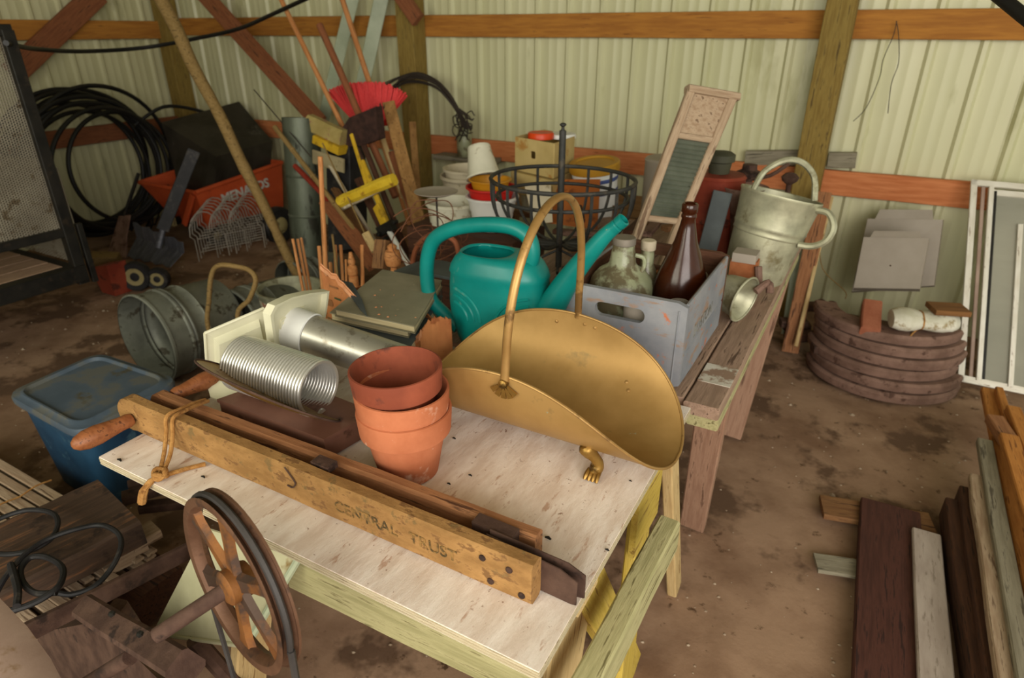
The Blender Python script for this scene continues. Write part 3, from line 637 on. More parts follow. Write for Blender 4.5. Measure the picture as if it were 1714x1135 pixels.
def bottle(name, lab, x, y, z, prof, m_, extra=None, n=32):
    s = thing(name, lab, 'bottle', (x, y, z)); obj('glass_body', MB().lathe(prof, n, Matrix.Translation((x, y, z))), m_, s, smooth=60); return s
z_ = cz0+.011
b_ = bottle('brown_bottle', 'tall brown glass jug bottle standing in the back of the grey crate', -.418, 1.76, z_, [(0, .004), (.074, 0), (.08, .008), (.080, .13), (.077, .16), (.066, .20), (.048, .25), (.032, .29), (.023, .33), (.0185, .355), (.021, .36), (.021, .366), (.0185, .37), (.022, .374), (.022, .394), (.019, .398), (.014, .396), (.014, .34), (.02, .29)], m_glassbrown)
s = thing('glass_jug', 'wide clear dusty glass jug with grey cap in the grey crate', 'jug', (-.575, 1.66, z_))
J = Matrix.Translation((-.562, 1.655, z_))
obj('glass_body', MB().lathe([(0, .004), (.08, 0), (.088, .01), (.090, .06), (.090, .165), (.084, .19), (.066, .212), (.044, .226), (.037, .236), (.034, .262), (.031, .275), (.030, .29)], 36, J), m_glassclear, s, smooth=60)
obj('cap', MB().lathe([(.0305, .288), (.0325, .29), (.0325, .305), (.030, .309), (0, .309)], 24, J), mat('dull_grey_cap', '6c6458', '7f766a', rough=.6, metal=.4), s)
rod('neck_ring', [J @ V((.034, 0, .262)), J @ V((.055, .01, .255)), J @ V((.060, .01, .235)), J @ V((.055, .0, .215))], .006, m_glassclear, s, k=4)
s = thing('glass_bottle', 'small pale bottle with cream lid right behind the clear jug', 'bottle', (-.535, 1.77, z_))
J = Matrix.Translation((-.528, 1.775, z_))
obj('glass_body', MB().lathe([(0, .003), (.034, 0), (.036, .01), (.036, .15), (.028, .185), (.02, .20), (.019, .25)], 24, J), m_glassclear, s, smooth=60)
obj('lid', MB().lathe([(.021, .245), (.022, .247), (.022, .27), (.019, .273), (0, .273)], 20, J), m_creampot, s)
for nm, lab, x, y, prof in (('ceramic_cup', 'dusty grey-brown cup handle side up near the crate front', -.47, 1.56, [(0, .003), (.035, 0), (.042, .01), (.045, .15), (.042, .175), (.03, .18), (.026, .17)]),
                            ('glass_jar', 'squat dusty jar in the crate corner in front of the brown bottle', -.37, 1.57, [(0, .003), (.028, 0), (.031, .01), (.031, .15), (.026, .17), (.025, .185), (.022, .185)]),
                            ('tin_can', 'short tin in the middle of the grey crate', -.47, 1.70, [(0, .003), (.038, 0), (.04, .002), (.04, .12), (.041, .122), (.038, .122), (.037, .02)])):
    o = obj(nm, MB().lathe(prof, 24, Matrix.Translation((x, y, z_))), m_grey if nm != 'tin_can' else m_galv); tag(o, lab, nm.split('_')[1])
rod_ = rod('cup_loop', [(-.455, 1.53, .93), (-.43, 1.53, .955), (-.405, 1.54, .95), (-.40, 1.545, .91)], .011, m_grey, k=5); tag(rod_, 'curved grey-brown pipe elbow poking up at the crate front', 'pipe')
for i, (x, y, an, mm) in enumerate(((-.44, 1.84, .4, m_cloth), (-.50, 1.86, 1.2, m_card), (-.41, 1.88, -.5, m_creampot))):
    o = board('rag_roll', (x-.04*cos(an), y-.03*sin(an), .925-.005*i), (x+.04*cos(an), y+.03*sin(an), .93), .035, .03, mm, n=3, jit=.002, ch=.01)
    tag(o, ('white rolled rag at the back of the crate', 'brown card scrap at the back of the crate', 'cream scrap beside the brown bottle')[i], 'scrap')
o = obj('crate_filling', MB().box((-.49, 1.85, .845), (.30, .11, .13)), m_crate_in); tag(o, 'dark wooden block filling the back of the grey crate', 'block')

# things on the bench to the right
# lamp reflector
t = thing('lamp_reflector', 'tarnished metal horn-shaped reflector lying right of the grey crate', 'lamp', (-.27, 1.98, TZ))
hd = V((.93, -.34, -.12)); Mr = frame((-.272, 1.99, .838), hd, (0, 0, 1))
obj('horn', MB().lathe([(0, -.115), (.03, -.112), (.045, -.095), (.058, -.06), (.064, -.02), (.070, .0), (.074, .006), (.071, .004), (.060, -.02), (.045, -.055), (.02, -.075), (0, -.08)], 32, Mr), m_galv, t, smooth=60)
rod('rim', [Mr @ V((.073*cos(2*pi*i/28), .073*sin(2*pi*i/28), .004)) for i in range(28)], .0035, m_galv, t, closed=True)
rod('bracket', [(-.245, 2.03, .855), (-.215, 2.06, .88), (-.205, 2.05, .85)], .012, m_rustlight, t, k=4)
# clay/rust bracket
t = thing('iron_bracket', 'orange rusted iron fitting between grey crate and galvanised pail', 'fitting', (-.30, 2.16, TZ))
obj('plate', MB().box((-.31, 2.16, .84), (.085, .05, .15)), mat('orange_rust', '9a5a34', 'b06e44', '6c3c28', scale=20, rough=.9), t)
obj('top_plate', MB().box((-.31, 2.16, .925), (.075, .07, .03)), m_grey, t)
rod('lug', [(-.262, 2.13, .80), (-.25, 2.12, .84), (-.262, 2.13, .905)], .012, m_rustlight, t, k=3)
# galvanised pail
t = thing('galvanised_pail', 'dented galvanised watering pail with hoop and side handle at bench end', 'pail', (-.30, 2.43, TZ))
Mp = frame((-.315, 2.42, TZ), (.15, .16, 1), (1, 0, 0)) @ Matrix.Scale(.95, 4)
pr = [(0, .004), (.108, 0), (.112, .004), (.116, .05), (.122, .11), (.128, .18), (.131, .182), (.132, .188), (.130, .193), (.133, .205), (.136, .211), (.1345, .217), (.140, .27), (.147, .325), (.151, .33), (.150, .337), (.145, .335), (.137, .27), (.115, .06), (.10, .012), (0, .012)]
obj('bucket_body', MB().lathe(pr, 48, Mp), m_galv, t, smooth=50)
rod('hoop_handle', [Mp @ V(p) for p in [(-.10, -.03, .325), (-.085, -.01, .40), (-.03, .01, .455), (.03, .02, .46), (.085, .03, .42), (.115, .03, .34)]], .011, m_galv, t, k=6)
rod('side_handle', [Mp @ V(p) for p in [(.138, -.04, .315), (.18, -.05, .315), (.212, -.06, .275), (.207, -.06, .225), (.17, -.05, .19), (.12, -.05, .18)]], .012, m_galv, t, k=6)
obj('half_lid', MB().lathe([(0, .328), (.138, .326), (.140, .330), (0, .334)], 32, Mp @ Matrix.Translation((.012, .01, -.006)) @ Matrix.Scale(.97, 4)), m_blackmetal, t)
# washboard
t = thing('washboard', 'old wooden washboard with ribbed zinc face leaning behind the crate', 'washboard', (-.62, 2.25, TZ))
bl, tl, tr_ = YP(1064, 400, 2.13), YP(1156, 152, 2.45), YP(1226, 164, 2.56)
upd = (tl-bl).normalized(); bl = bl - upd*.10; rgt = tr_-tl; br = bl+rgt*.78
nn = rgt.cross(upd).normalized()
if nn.dot(CP-tl) < 0: nn = -nn
Ln = (tl-bl).length
board('side_rail', bl, tl, .030, .026, m_lath, t, upv=nn, n=3, jit=.0006)
board('side_rail', br, tr_, .030, .026, m_lath, t, upv=nn, n=3, jit=.0006)
board('top_rail', tl+upd*.004-rgt*.10, tr_+upd*.004+rgt*.12, .026, .040, m_lath, t, upv=nn)
L_ = lambda f, g: (bl.lerp(tl, f)).lerp(br.lerp(tr_, f), g)
obj('top_panel', MB().hexa([L_(.745, .04)-nn*.004, L_(.745, .96)-nn*.004, L_(.985, .96)-nn*.004, L_(.985, .04)-nn*.004, L_(.745, .04)+nn*.004, L_(.745, .96)+nn*.004, L_(.985, .96)+nn*.004, L_(.985, .04)+nn*.004]), m_lath, t)
board('cross_rail', L_(.745, .02)+nn*.004, L_(.745, .98)+nn*.004, .022, .014, m_lath, t, upv=nn)
board('cross_rail', L_(.27, .02)+nn*.002, L_(.27, .98)+nn*.002, .022, .014, m_lath, t, upv=nn)
rr = []
for i in range(91):
    f = .275+.465*i/90; o_ = .0035*sin(2*pi*i/5); rr.append([L_(f, g)+nn*o_ for g in (.05, .5, .95)])
obj('ribbed_zinc', MB().sheet(rr, .001), m_zinc, t, smooth=60)

# iron basket planter on pole
t = thing('iron_basket', 'dark iron strap basket planter on a pole behind the brass handle', 'basket', (-1.0, 2.17, TZ))
bc = V((-1.005, 2.2, 0)); RB = .272
ring_z = (1.09, 1.045)
m_b = m_basket
def ringpts(r, z, n=40, tilt=0): return [V((bc.x+r*cos(2*pi*i/n), bc.y+r*.92*sin(2*pi*i/n), z+tilt*cos(2*pi*i/n))) for i in range(n)]
rod('top_ring', ringpts(RB, 1.10), .008, m_b, t, closed=True)
rod('lower_ring', ringpts(.25, 1.035), .007, m_b, t, closed=True)
for i in range(16):
    a = 2*pi*i/16; pts = []
    for j in range(9):
        f = j/8; r = RB*(1-f**2.4)*1.0+.02*f; z = 1.10-(.25)*(f**.62 if False else sin(f*pi/2)**1.0)
        pts.append((bc.x+r*cos(a), bc.y+r*.92*sin(a), z))
    rod('strap', pts, .0062, m_b, t, n=6, k=2)
rod('pole', [(bc.x, bc.y-.01, TZ), (bc.x, bc.y-.01, 1.275)], .0125, m_b, t, n=12)
obj('finial', MB().lathe([(0, 0), (.007, 0), (.005, .012), (.012, .018), (.012, .022), (.006, .026), (0, .027)], 12, Matrix.Translation((bc.x, bc.y-.01, 1.275))), m_b, t)
for a in range(4):
    an = a*pi/2+.4; rod('scroll_foot', [(bc.x+.0*cos(an), bc.y-.01, .83), (bc.x+.06*cos(an), bc.y-.01+.06*sin(an), .80), (bc.x+.10*cos(an), bc.y-.01+.10*sin(an), .768), (bc.x+.13*cos(an), bc.y-.01+.13*sin(an), .79)], .005, m_b, t, k=4)
# junk at the basket's foot
R = random.Random(4)
for i, (x, y, l, mm, lab, nm) in enumerate(((-1.08, 2.02, .13, m_lath, 'curled tan bark strip at the foot of the iron basket', 'bark_strip'), (-.86, 2.10, .16, m_rust, 'rusty flat iron bar right of the basket foot', 'iron_bar'), (-.80, 1.98, .12, m_oldwood, 'brown wood offcut behind the teal spout', 'wood_offcut'), (-1.0, 1.93, .10, m_rustlight, 'small rusty hinge plate in front of basket pole', 'hinge_plate'), (-.72, 2.2, .18, m_darkwood, 'dark wood block left of the washboard foot', 'wood_block'))):
    a = R.uniform(0, 3); o = board(nm, (x-l/2*cos(a), y-l/2*sin(a), .785), (x+l/2*cos(a), y+l/2*sin(a), .79+.02*(i % 2)), .05, .03, mm, n=3, jit=.003); tag(o, lab, 'scrap')

# red can & rusty things behind the pail
t = thing('red_canister', 'faded red metal canister with dark knob lid behind the brown bottle', 'canister', (-.55, 2.62, TZ))
Mc = Matrix.Translation((-.535, 2.66, TZ))
obj('can_body', MB().lathe([(0, .002), (.105, 0), (.108, .004), (.108, .14), (.111, .145), (.108, .15), (.106, .31), (.109, .315), (.10, .325), (0, .33)], 36, Mc), m_redpaint, t)
obj('knob_lid', MB().lathe([(.035, .32), (.04, .33), (.045, .37), (.055, .375), (.055, .40), (.04, .41), (0, .412)], 24, Mc), mat('dark_olive_lid', '3a3a2a', '4a4936', rough=.7), t)
t = thing('rusty_machine_head', 'rusty two-funnel iron machine part left of the galvanised pail', 'machine part', (-.42, 2.75, TZ))
obj('hopper', MB().lathe([(.03, 0), (.035, .10), (.05, .18), (.085, .27), (.088, .275), (.08, .27), (.04, .17), (0, .165)], 24, Matrix.Translation((-.42, 2.62, TZ+.02))), m_rustlight, t)
obj('base_block', MB().box((-.42, 2.66, TZ+.03), (.16, .10, .058)), m_rust, t)
obj('top_cap', MB().lathe([(0, 0), (.045, 0), (.05, .02), (.03, .03), (.028, .05), (0, .055)], 16, Matrix.Translation((-.44, 2.78, TZ+.30))), m_rust, t)
obj('stem', MB().lathe([(.02, 0), (.018, .31)], 12, Matrix.Translation((-.44, 2.78, TZ)), cap=True), m_rust, t)
rod('crank', [(-.44, 2.78, TZ+.29), (-.36, 2.80, TZ+.31), (-.30, 2.82, TZ+.36)], .008, m_rust, t, k=3)
o = obj('iron_spindle', MB().lathe([(.01, 0), (.01, .27), (.03, .285), (.035, .30), (.02, .315), (0, .32)], 14, Matrix.Translation((-.29, 2.86, TZ))), m_rust); tag(o, 'small rusty knob on a stem behind the pail hoop', 'knob')
o = board('black_strip', (-.50, 2.42, .762), (-.47, 2.46, 1.06), .07, .01, m_slate, upv=(0, 1, 0)); tag(o, 'dark slate strip leaning between red canister and pail', 'strip')

# ================================================================ BACK MIDDLE: boxes and pots
def tub(name, lab, cx_, cy_, z, r0, r1, h, m_, cat='pot', M=None, ribs=0, group=None, lipw=.008):
    prof = [(0, .004), (r0, 0), (r0+.003, .004)]
    nn_ = 8
    for i in range(1, nn_): f = i/nn_; prof.append((r0+(r1-r0)*f+(.003 if ribs and i % 2 else 0), h*f))
    prof += [(r1, h*.93), (r1+lipw, h*.94), (r1+lipw, h), (r1-.002, h), (r1-.006, h*.9), (r0, .012), (0, .012)]
    o = obj(name, MB().lathe(prof, 36, M or Matrix.Translation((cx_, cy_, z))), m_, smooth=50); return tag(o, lab, cat, group)
SH = .715
# box with orange & white lids
t = thing('open_carton', 'yellowed carton with square hand hole and lids in it, behind the iron basket', 'box', (-1.45, 3.1, SH+.2))
q = [YP(855, 262, 2.95), YP(930, 285, 2.85), YP(985, 262, 3.1), YP(905, 240, 3.25)]
tb = [YP(863, 208, 2.95), YP(928, 226, 2.85), YP(962, 212, 3.1), YP(912, 199, 3.25)]
q = [V((p.x, p.y, .95)) for p in tb]; tp = [V((p.x, p.y, 1.115)) for p in tb]
Mx = None
for i in range(4):
    a, b = q[i], q[(i+1) % 4]; c, d = tp[(i+1) % 4], tp[i]
    if i == 0:
        ex = (b-a).normalized(); ey = V((0, 0, 1)); ez = ex.cross(ey); Mq = Matrix((ex, ey, ez)).transposed().to_4x4(); Mq.translation = (a+c)/2
        W_, H_ = (b-a).length/2, .0825; hl = rrect(.036, .036, .007, 4); ou = []
        for x, y in hl: k = max(abs(x), abs(y))/.018; ou.append((x/k/.018*W_, y/k/.018*H_))
        hl = [(x-.005, y+.01) for x, y in hl]
        obj('front_side', MB().ring(ou, hl, -.003, .003, Mq), m_beigebox, t, smooth=30)
    else: obj('side', MB().sheet([[a, b], [d, c]], .005), m_beigebox, t)
obj('bottom', MB().hexa([p for p in q]+[p+V((0, 0, .005)) for p in q]), m_beigebox, t)
cc = sum(tp, V())/4
o = obj('plastic_disc', MB().lathe([(0, .02), (.05, .02), (.062, .022), (.066, .015), (.066, -.008), (.06, -.01), (0, -.01)], 32, Matrix.Translation(cc+V((-.02, -.03, .0)))), m_orangecap); tag(o, 'round bright orange plastic lid in the yellowed carton', 'lid')
o = obj('plastic_disc', MB().lathe([(0, .012), (.07, .012), (.075, .006), (.075, -.008), (0, -.01)], 32, Matrix.Translation(cc+V((.045, .075, -.004)))), m_whitebr); tag(o, 'round white plastic lid behind the orange lid', 'lid')
o = obj('yellowed_carton', MB().hexa([V((p.x*1.0, p.y-.01, SH+.125)) + (p-cc)*.0 for p in [cc+(x-cc)*1.12 for x in q]]+[V((p.x, p.y-.01, .945)) for p in [cc+(x-cc)*1.12 for x in q]]), m_beigebox); tag(o, 'flat yellowed carton with black letters beneath the open carton', 'box')
ca, cb_ = [V((p.x, p.y-.01, .88)) for p in [cc+(x-cc)*1.12 for x in q]][:2]
ex = (cb_-ca).normalized(); Mq = Matrix((ex, V((0, 0, 1)), ex.cross(V((0, 0, 1))))).transposed().to_4x4(); Mq.translation = ca.lerp(cb_, .72)+ex.cross(V((0, 0, 1)))*.001
text_mesh('black_letters', 'RTLE', .04, Mq, m_blackmetal, o, .0004)
tub('ivory_bucket', 'ivory bucket under the flat carton, behind the iron basket', -1.55, 3.12, SH, .10, .115, .12, m_ivory, 'bucket')
t = thing('lidded_bucket', 'white bucket with blue stripes and mustard lid beside the carton', 'bucket', (-1.17, 3.05, SH))
Mb = frame((-1.19, 3.05, SH), (-.06, -.12, 1))
obj('bucket_body', MB().lathe([(0, 0), (.095, 0), (.115, .26), (.12, .262), (.12, .275), (.112, .277)], 32, Mb), m_whitebr, t)
for z, k in ((.16, .1095), (.22, .1135)): obj('blue_stripe', MB().lathe([(k, z), (k+.0006, z+.001), (k+.0012, z+.018), (k+.0005, z+.019)], 32, Mb), mat('blue_print', '3a4a80', '46568c', rough=.5), t)
obj('mustard_lid', MB().lathe([(.123, .262), (.126, .27), (.126, .30), (.12, .306), (.10, .305), (.095, .298), (0, .298)], 32, Mb), m_mustard, t)
o = obj('red_bag', MB().lathe([(0, .0), (.06, .002), (.07, .03), (.05, .07), (0, .08)], 16, Matrix.Translation((-1.32, 2.98, SH+.12)), sx=1.2), m_red); tag(o, 'red plastic bag squeezed between carton and white bucket', 'bag')
# cream pots
tub('planter_bowl', 'large cream plastic planter bowl left of the white ribbed pot', -2.12, 3.28, .52, .11, .16, .30, m_creampot, 'pot')
tub('planter_bowl', 'cream plastic bowl stacked inside the large planter bowl', -2.11, 3.29, .64, .12, .155, .22, m_creampot, 'pot')
o = obj('support_crate', MB().box((-2.30, 3.28, .26), (.42, .5, .52)), m_oldwood); tag(o, 'dark wooden box supporting the cream planter bowls', 'box')
tub('ribbed_pot', 'white ribbed plastic pot holding red, yellow and cream pots', -1.62, 2.72, .70, .085, .125, .165, m_whitebr, 'pot', ribs=1)
tub('red_pot', 'red plastic pot nested in the white ribbed pot', -1.625, 2.72, .78, .08, .118, .13, m_red, 'pot')
tub('yellow_pot', 'yellow-orange plastic pot nested in the red pot', -1.63, 2.72, .86, .075, .098, .085, mat('yolk_plastic', 'c08418', 'cc9022', rough=.5, bump=0), 'pot')
tub('cream_pot', 'cream plastic pot upside down on top of the yellow pot', 0, 0, 0, .055, .082, .16, m_ivory, 'pot', M=frame((-1.735, 2.79, 1.08), (.42, -.35, -1)))
tub('ivory_bucket', 'ivory bucket behind the rusty wire tangle, left of ribbed pot', -1.86, 2.72, .55, .10, .13, .26, m_ivory, 'bucket')
o = obj('stand_box', MB().box((-1.72, 2.72, .35), (.62, .34, .69)), m_darkwood); tag(o, 'dark wooden box supporting the ribbed pot', 'box')
o = obj('clear_jar', MB().lathe([(0, 0), (.05, 0), (.055, .01), (.055, .15), (.045, .17), (.045, .2), (0, .2)], 24, Matrix.Translation((-2.66, 4.08, .76))), m_glassclear); tag(o, 'clear jar right beside the centre post', 'jar')
board_ = board('shelf_stub', (-2.9, 4.09, .745), (-2.4, 4.09, .745), .15, .03, m_greywood); tag(board_, 'grey shelf board under the clear jar', 'shelf')
# things seen through the basket
o = obj('orange_tray', MB().hexa([YP(905, 372, 2.75), YP(1000, 385, 2.75), YP(1000, 385, 2.79), YP(905, 372, 2.79), YP(888, 300, 2.9), YP(1005, 300, 2.9), YP(1005, 300, 2.94), YP(888, 300, 2.94)]), mat('orange_brown_tray', '9c5520', 'ad642a', '7a401a', rough=.6)); tag(o, 'orange-brown panel seen through the iron basket', 'tray')
o = obj('white_tag_card', MB().hexa([YP(893, 375, 2.70), YP(925, 372, 2.70), YP(925, 372, 2.715), YP(893, 375, 2.715), YP(878, 310, 2.78), YP(922, 310, 2.78), YP(922, 310, 2.795), YP(878, 310, 2.795)]), m_creampot); tag(o, 'cream card leaning in front of the orange-brown panel', 'card')
o = obj('grey_drum', MB().lathe([(0, 0), (.12, 0), (.125, .01), (.125, .3), (.128, .31), (.12, .32), (0, .32)], 28, Matrix.Translation((-.88, 3.2, SH))), m_grey); tag(o, 'grey drum behind the right side of the iron basket', 'drum')
o = obj('grey_tin', MB().lathe([(0, 0), (.09, 0), (.095, .01), (.095, .2), (.09, .21), (0, .21)], 24, Matrix.Translation((-.62, 3.12, SH))), m_rustlight); tag(o, 'rusty grey tin behind the washboard foot', 'tin')
for i in range(9):
    R = random.Random(30+i); a = R.uniform(0, 3); x, y = -1.15+R.uniform(0, .5), 2.45+R.uniform(0, .25)
    o = board('wood_offcut', (x-.1*cos(a), y-.1*sin(a), .775+.012*i), (x+.1*cos(a), y+.1*sin(a), .785+.012*i), .045, .022, (m_oldwood, m_darkwood, m_rustlight)[i % 3], n=2, jit=.002)
    tag(o, (('brown wood', 'dark wood', 'rust-pink iron')[i % 3])+' offcut '+('at the bottom of', 'in the middle of', 'on top of')[i//3]+' the heap behind the iron basket', 'offcut', 'offcuts heaped behind the iron basket')
# grey disc on wire stand + wire tangle
t = thing('bird_feeder_disc', 'grey round dish on a thin stand in front of the cream bowls', 'dish', (-1.55, 2.15, TZ))
p = YP(730, 323, 2.15)
obj('dish', MB().lathe([(0, 0), (.06, -.006), (.088, .004), (.09, .008), (.06, .0), (0, .006)], 32, Matrix.Translation(p)), m_grey, t)
rod('stand_rod', [p, (p.x, p.y, .005)], .004, m_wire, t)
R = random.Random(12)
t = thing('wire_tangle', 'tangled rusty fencing wire left of the teal watering can handle', 'wire', (-1.55, 2.0, .7)); c0 = V(YP(725, 390, 2.0))
for i in range(11):
    a0 = R.uniform(0, 6); rr_ = R.uniform(.06, .14); c1_ = c0+V((R.uniform(-.05, .06), R.uniform(-.08, .08), R.uniform(-.06, .03))); tx = V((R.uniform(-1, 1), R.uniform(-1, 1), R.uniform(-.3, .3))).normalized(); ty = V((R.uniform(-.3, .3), R.uniform(-.3, .3), 1)).normalized()
    rod('wire_loop', [c1_+tx*rr_*cos(a0+j*.7)*(1+.2*R.random())+ty*rr_*.8*sin(a0+j*.7) for j in range(8)], .0022, m_rustwire, t, n=5, k=4)
pts = [YP(690, 440, 2.0), YP(697, 415, 2.0), YP(715, 398, 2.0), YP(740, 393, 2.0), YP(762, 405, 2.0), YP(768, 430, 2.0)]
o = rod('rusty_hoop', pts, .010, mat('rust_orange', '7c4426', '94563a', rough=.8), k=5); tag(o, 'thick rust-brown iron hoop left of the teal can', 'hoop')
o = obj('dark_bag', MB().sheet([[YP(660, 455, 1.75), YP(700, 440, 1.8), YP(735, 437, 1.8), YP(760, 442, 1.75)], [YP(665, 470, 1.6), YP(700, 462, 1.62), YP(730, 462, 1.62), YP(760, 468, 1.6)]], .01), m_slate); tag(o, 'slate-green crumpled bag behind the carton', 'bag')

# ================================================================ LONG TOOLS
def stick(name, lab, px0, y0, px1, y1, r, mt, cat='stick', flat=None, ratio=1.0, parent=None, group=None):
    a, b = YP(*px0, y0), YP(*px1, y1)
    if flat: o = board(name, a, b, flat, r*2, mt, parent, upv=CP-a, n=3, jit=.001, taper=ratio)
    else: o = rod(name, [a, b], [r, r*ratio], mt, parent, n=10)
    if parent is None: tag(o, lab, cat, group)
    return o
# branch
a, b = YP(262, -15, 2.75), YP(512, 488, 2.62)
pts = [a.lerp(b, f)+V((w1, 0, w2)) for f, w1, w2 in ((0, 0, 0), (.12, .01, 0), (.25, -.01, .005), (.4, .012, 0), (.55, .0, 0), (.7, .01, -.005), (.85, -.005, 0), (1, 0, 0))]
t = thing('long_branch', 'long knotty peeled branch leaning diagonally across the left corner', 'branch', b)
k = smooth_path(pts, 5); obj('stem', MB().tube(k, [.040-.012*i/len(k)+.004*sin(i*1.3)*(i % 7 == 0) for i in range(len(k))], 12), m_stick, t)
q = a.lerp(b, .41); rod('twig_stub', [q, q+V((.05, 0, -.01)), q+V((.10, -.02, -.045))], .012, m_stick, t, k=3)
stick('broom_handle', 'long orange broom handle leaning left of the dark brown one', (466, -10), 3.35, (580, 225), 3.1, .016, m_dowel, 'handle')
stick('tool_handle', 'dark brown wooden tool handle standing up through the red broom', (535, 42), 3.25, (662, 330), 3.0, .022, m_brace, 'handle')
stick('broom_handle', 'orange broom handle rising behind the red bristles', (570, -10), 3.6, (622, 150), 3.5, .018, m_dowel, 'handle')
t = thing('red_broom', 'coral-red bristled broom standing upside down among the tools', 'broom', YP(640, 450, 3.0))
rows = []
bt = [YP(551, 152, 3.42), YP(580, 140, 3.42), YP(613, 137, 3.42), YP(645, 139, 3.42), YP(678, 157, 3.42)]
bb_ = [YP(588, 196, 3.35), YP(602, 205, 3.35), YP(620, 210, 3.35), YP(640, 206, 3.35), YP(658, 186, 3.35)]
m = MB()
for i in range(56):
    f = i/55*4; j = min(int(f), 3); g = f-j
    T_ = bt[j].lerp(bt[j+1], g); B_ = bb_[j].lerp(bb_[j+1], g)
    for dy in (-.02, 0, .02): m.tube([B_+V((0, dy*.5, 0)), T_+V((random.uniform(-.006, .006), dy+random.uniform(-.006, .006), random.uniform(-.012, .004)))], [.006, .007], 4)
ob = obj('bristles', m, m_redbr, t); ob['kind'] = 'stuff'
board('broom_head', YP(590, 205, 3.37), YP(658, 203, 3.37), .05, .05, m_red, t, upv=(0, 1, 0))
rod('handle', [YP(628, 205, 3.36), YP(700, 420, 3.0)], .013, m_dowel, t)
t = thing('brush_broom', 'dark brown worn push broom head standing bristles up', 'broom', YP(680, 440, 2.9))
bm = [YP(573, 222, 3.0), YP(590, 196, 3.0), YP(634, 178, 3.0), YP(640, 232, 3.0), YP(612, 242, 3.0), YP(585, 245, 3.0)]
n_ = V((0, 1, 0)); m = MB(); m.add([p-n_*.03 for p in bm]+[p+n_*.03 for p in bm], [tuple(range(6)), tuple(range(6, 12))[::-1]]+[(i, 6+i, 6+(i+1) % 6, (i+1) % 6) for i in range(6)])
R = random.Random(5)
for i in range(120):
    f = R.random(); p = YP(573+66*f, 222-44*f, 3.0)+V((0, R.uniform(-.03, .03), R.uniform(-.02, .0))); m.tube([p, p+V((R.uniform(-.01, .01), 0, R.uniform(.015, .035)))], [.003, .001], 3)
obj('brush_head', m, mat('dark_bristle', '2c1a14', '402820', scale=30, rough=.95, bump=.6), t)
rod('handle', [YP(608, 240, 3.0), YP(692, 450, 2.7)], .018, m_darkwood, t)
stick('wood_board', 'tall ochre board with orange edge right of the dark brush', (650, 172), 3.2, (715, 425), 2.8, .012, m_plant1, 'board', flat=.075)
stick('thin_board', 'thin light wooden slat standing against the centre post', (690, 205), 3.5, (706, 420), 3.1, .010, m_plant1, 'slat', flat=.045)
stick('thin_board', 'brown slat just left of the tall ochre board', (655, 255), 3.15, (718, 440), 2.75, .010, m_brace, 'slat', flat=.04)
stick('thin_board', 'thin tan slat crossing behind the brown slat', (635, 215), 3.25, (675, 330), 3.0, .008, m_pine, 'slat', flat=.03)
stick('tool_handle', 'rusty brown handle right of the yellow squeegee frame', (600, 250), 3.05, (682, 445), 2.7, .012, m_rust, 'handle')
# sponge mop
t = thing('sponge_mop', 'white-handled sponge mop with tan sponge and yellow holder', 'mop', YP(655, 445, 2.7))
a, b = YP(518, 205, 2.95), YP(576, 232, 2.95)
board('sponge', a, b, .10, .07, m_spongey, t, upv=(0, 1, 0), n=3, jit=.002, ch=.015)
board('yellow_holder', YP(531, 232, 2.93), YP(574, 252, 2.93), .05, .08, m_yellow, t, upv=(0, 1, 0))
rod('handle', [YP(543, 262, 2.93), YP(650, 440, 2.65)], .011, m_creampot, t)
o = board('beige_card', YP(524, 262, 2.9), YP(576, 278, 2.9), .085, .012, m_tan, upv=(0, 1, 0)); tag(o, 'beige torn board piece under the sponge mop head', 'board')
# yellow roller mop
t = thing('roller_mop', 'yellow sponge roller mop with yellow frame and white tube', 'mop', YP(688, 440, 2.45))
board('sponge', YP(568, 338, 2.60), YP(659, 300, 2.60), .062, .05, m_spongeyel, t, upv=(0, 1, 0), n=6, jit=.003, ch=.015)
board('backing_plate', YP(572, 350, 2.62), YP(662, 305, 2.62), .02, .05, m_creampot, t, upv=(0, 1, 0))
board('yellow_arm', YP(588, 225, 2.75), YP(620, 330, 2.64), .022, .014, m_yellow, t, upv=(0, -1, 0))
board('yellow_arm', YP(606, 270, 2.70), YP(650, 378, 2.58), .030, .02, m_yellow, t, upv=(0, -1, 0))
board('yellow_arm', YP(630, 345, 2.58), YP(646, 380, 2.54), .05, .02, m_yellow, t, upv=(0, -1, 0))
board('clamp', YP(636, 388, 2.55), YP(658, 376, 2.55), .055, .04, m_blackmetal, t, upv=(0, 1, 0))
for px_ in ((634, 392), (660, 372), (645, 400)): obj('wing_nut', MB().lathe([(0, -.02), (.011, -.02), (.013, 0), (.011, .01), (0, .012)], 10, frame(YP(*px_, 2.52), (0, -1, 0))), m_blackmetal, t)
rod('white_tube', [YP(650, 385, 2.55), YP(685, 445, 2.42)], .014, m_whitebr, t)
stick('painted_stick', 'red-orange painted tool handle beside the bamboo cane', (494, 278), 2.75, (548, 333), 2.62, .016, mat('worn_red_paint', '7c2417', '8f3020', rough=.6), 'handle')
t = thing('bamboo_cane', 'long bamboo cane leaning from upper left behind the tools', 'cane', YP(600, 430, 2.4))
a, b = YP(460, 213, 2.8), YP(625, 425, 2.45)
rod('cane', [a, b], [.015, .012], m_stick, t)
for f in (.2, .42, .64, .85): p = a.lerp(b, f); obj('node_ring', MB().lathe([(.0135, -.004), (.017, 0), (.0135, .004)], 12, frame(p, b-a)), m_stick, t)
stick('thin_wire_rod', 'thin springy wire rod leaning in front of the corner', (425, 150), 2.9, (520, 262), 2.8, .0035, m_wire, 'rod')
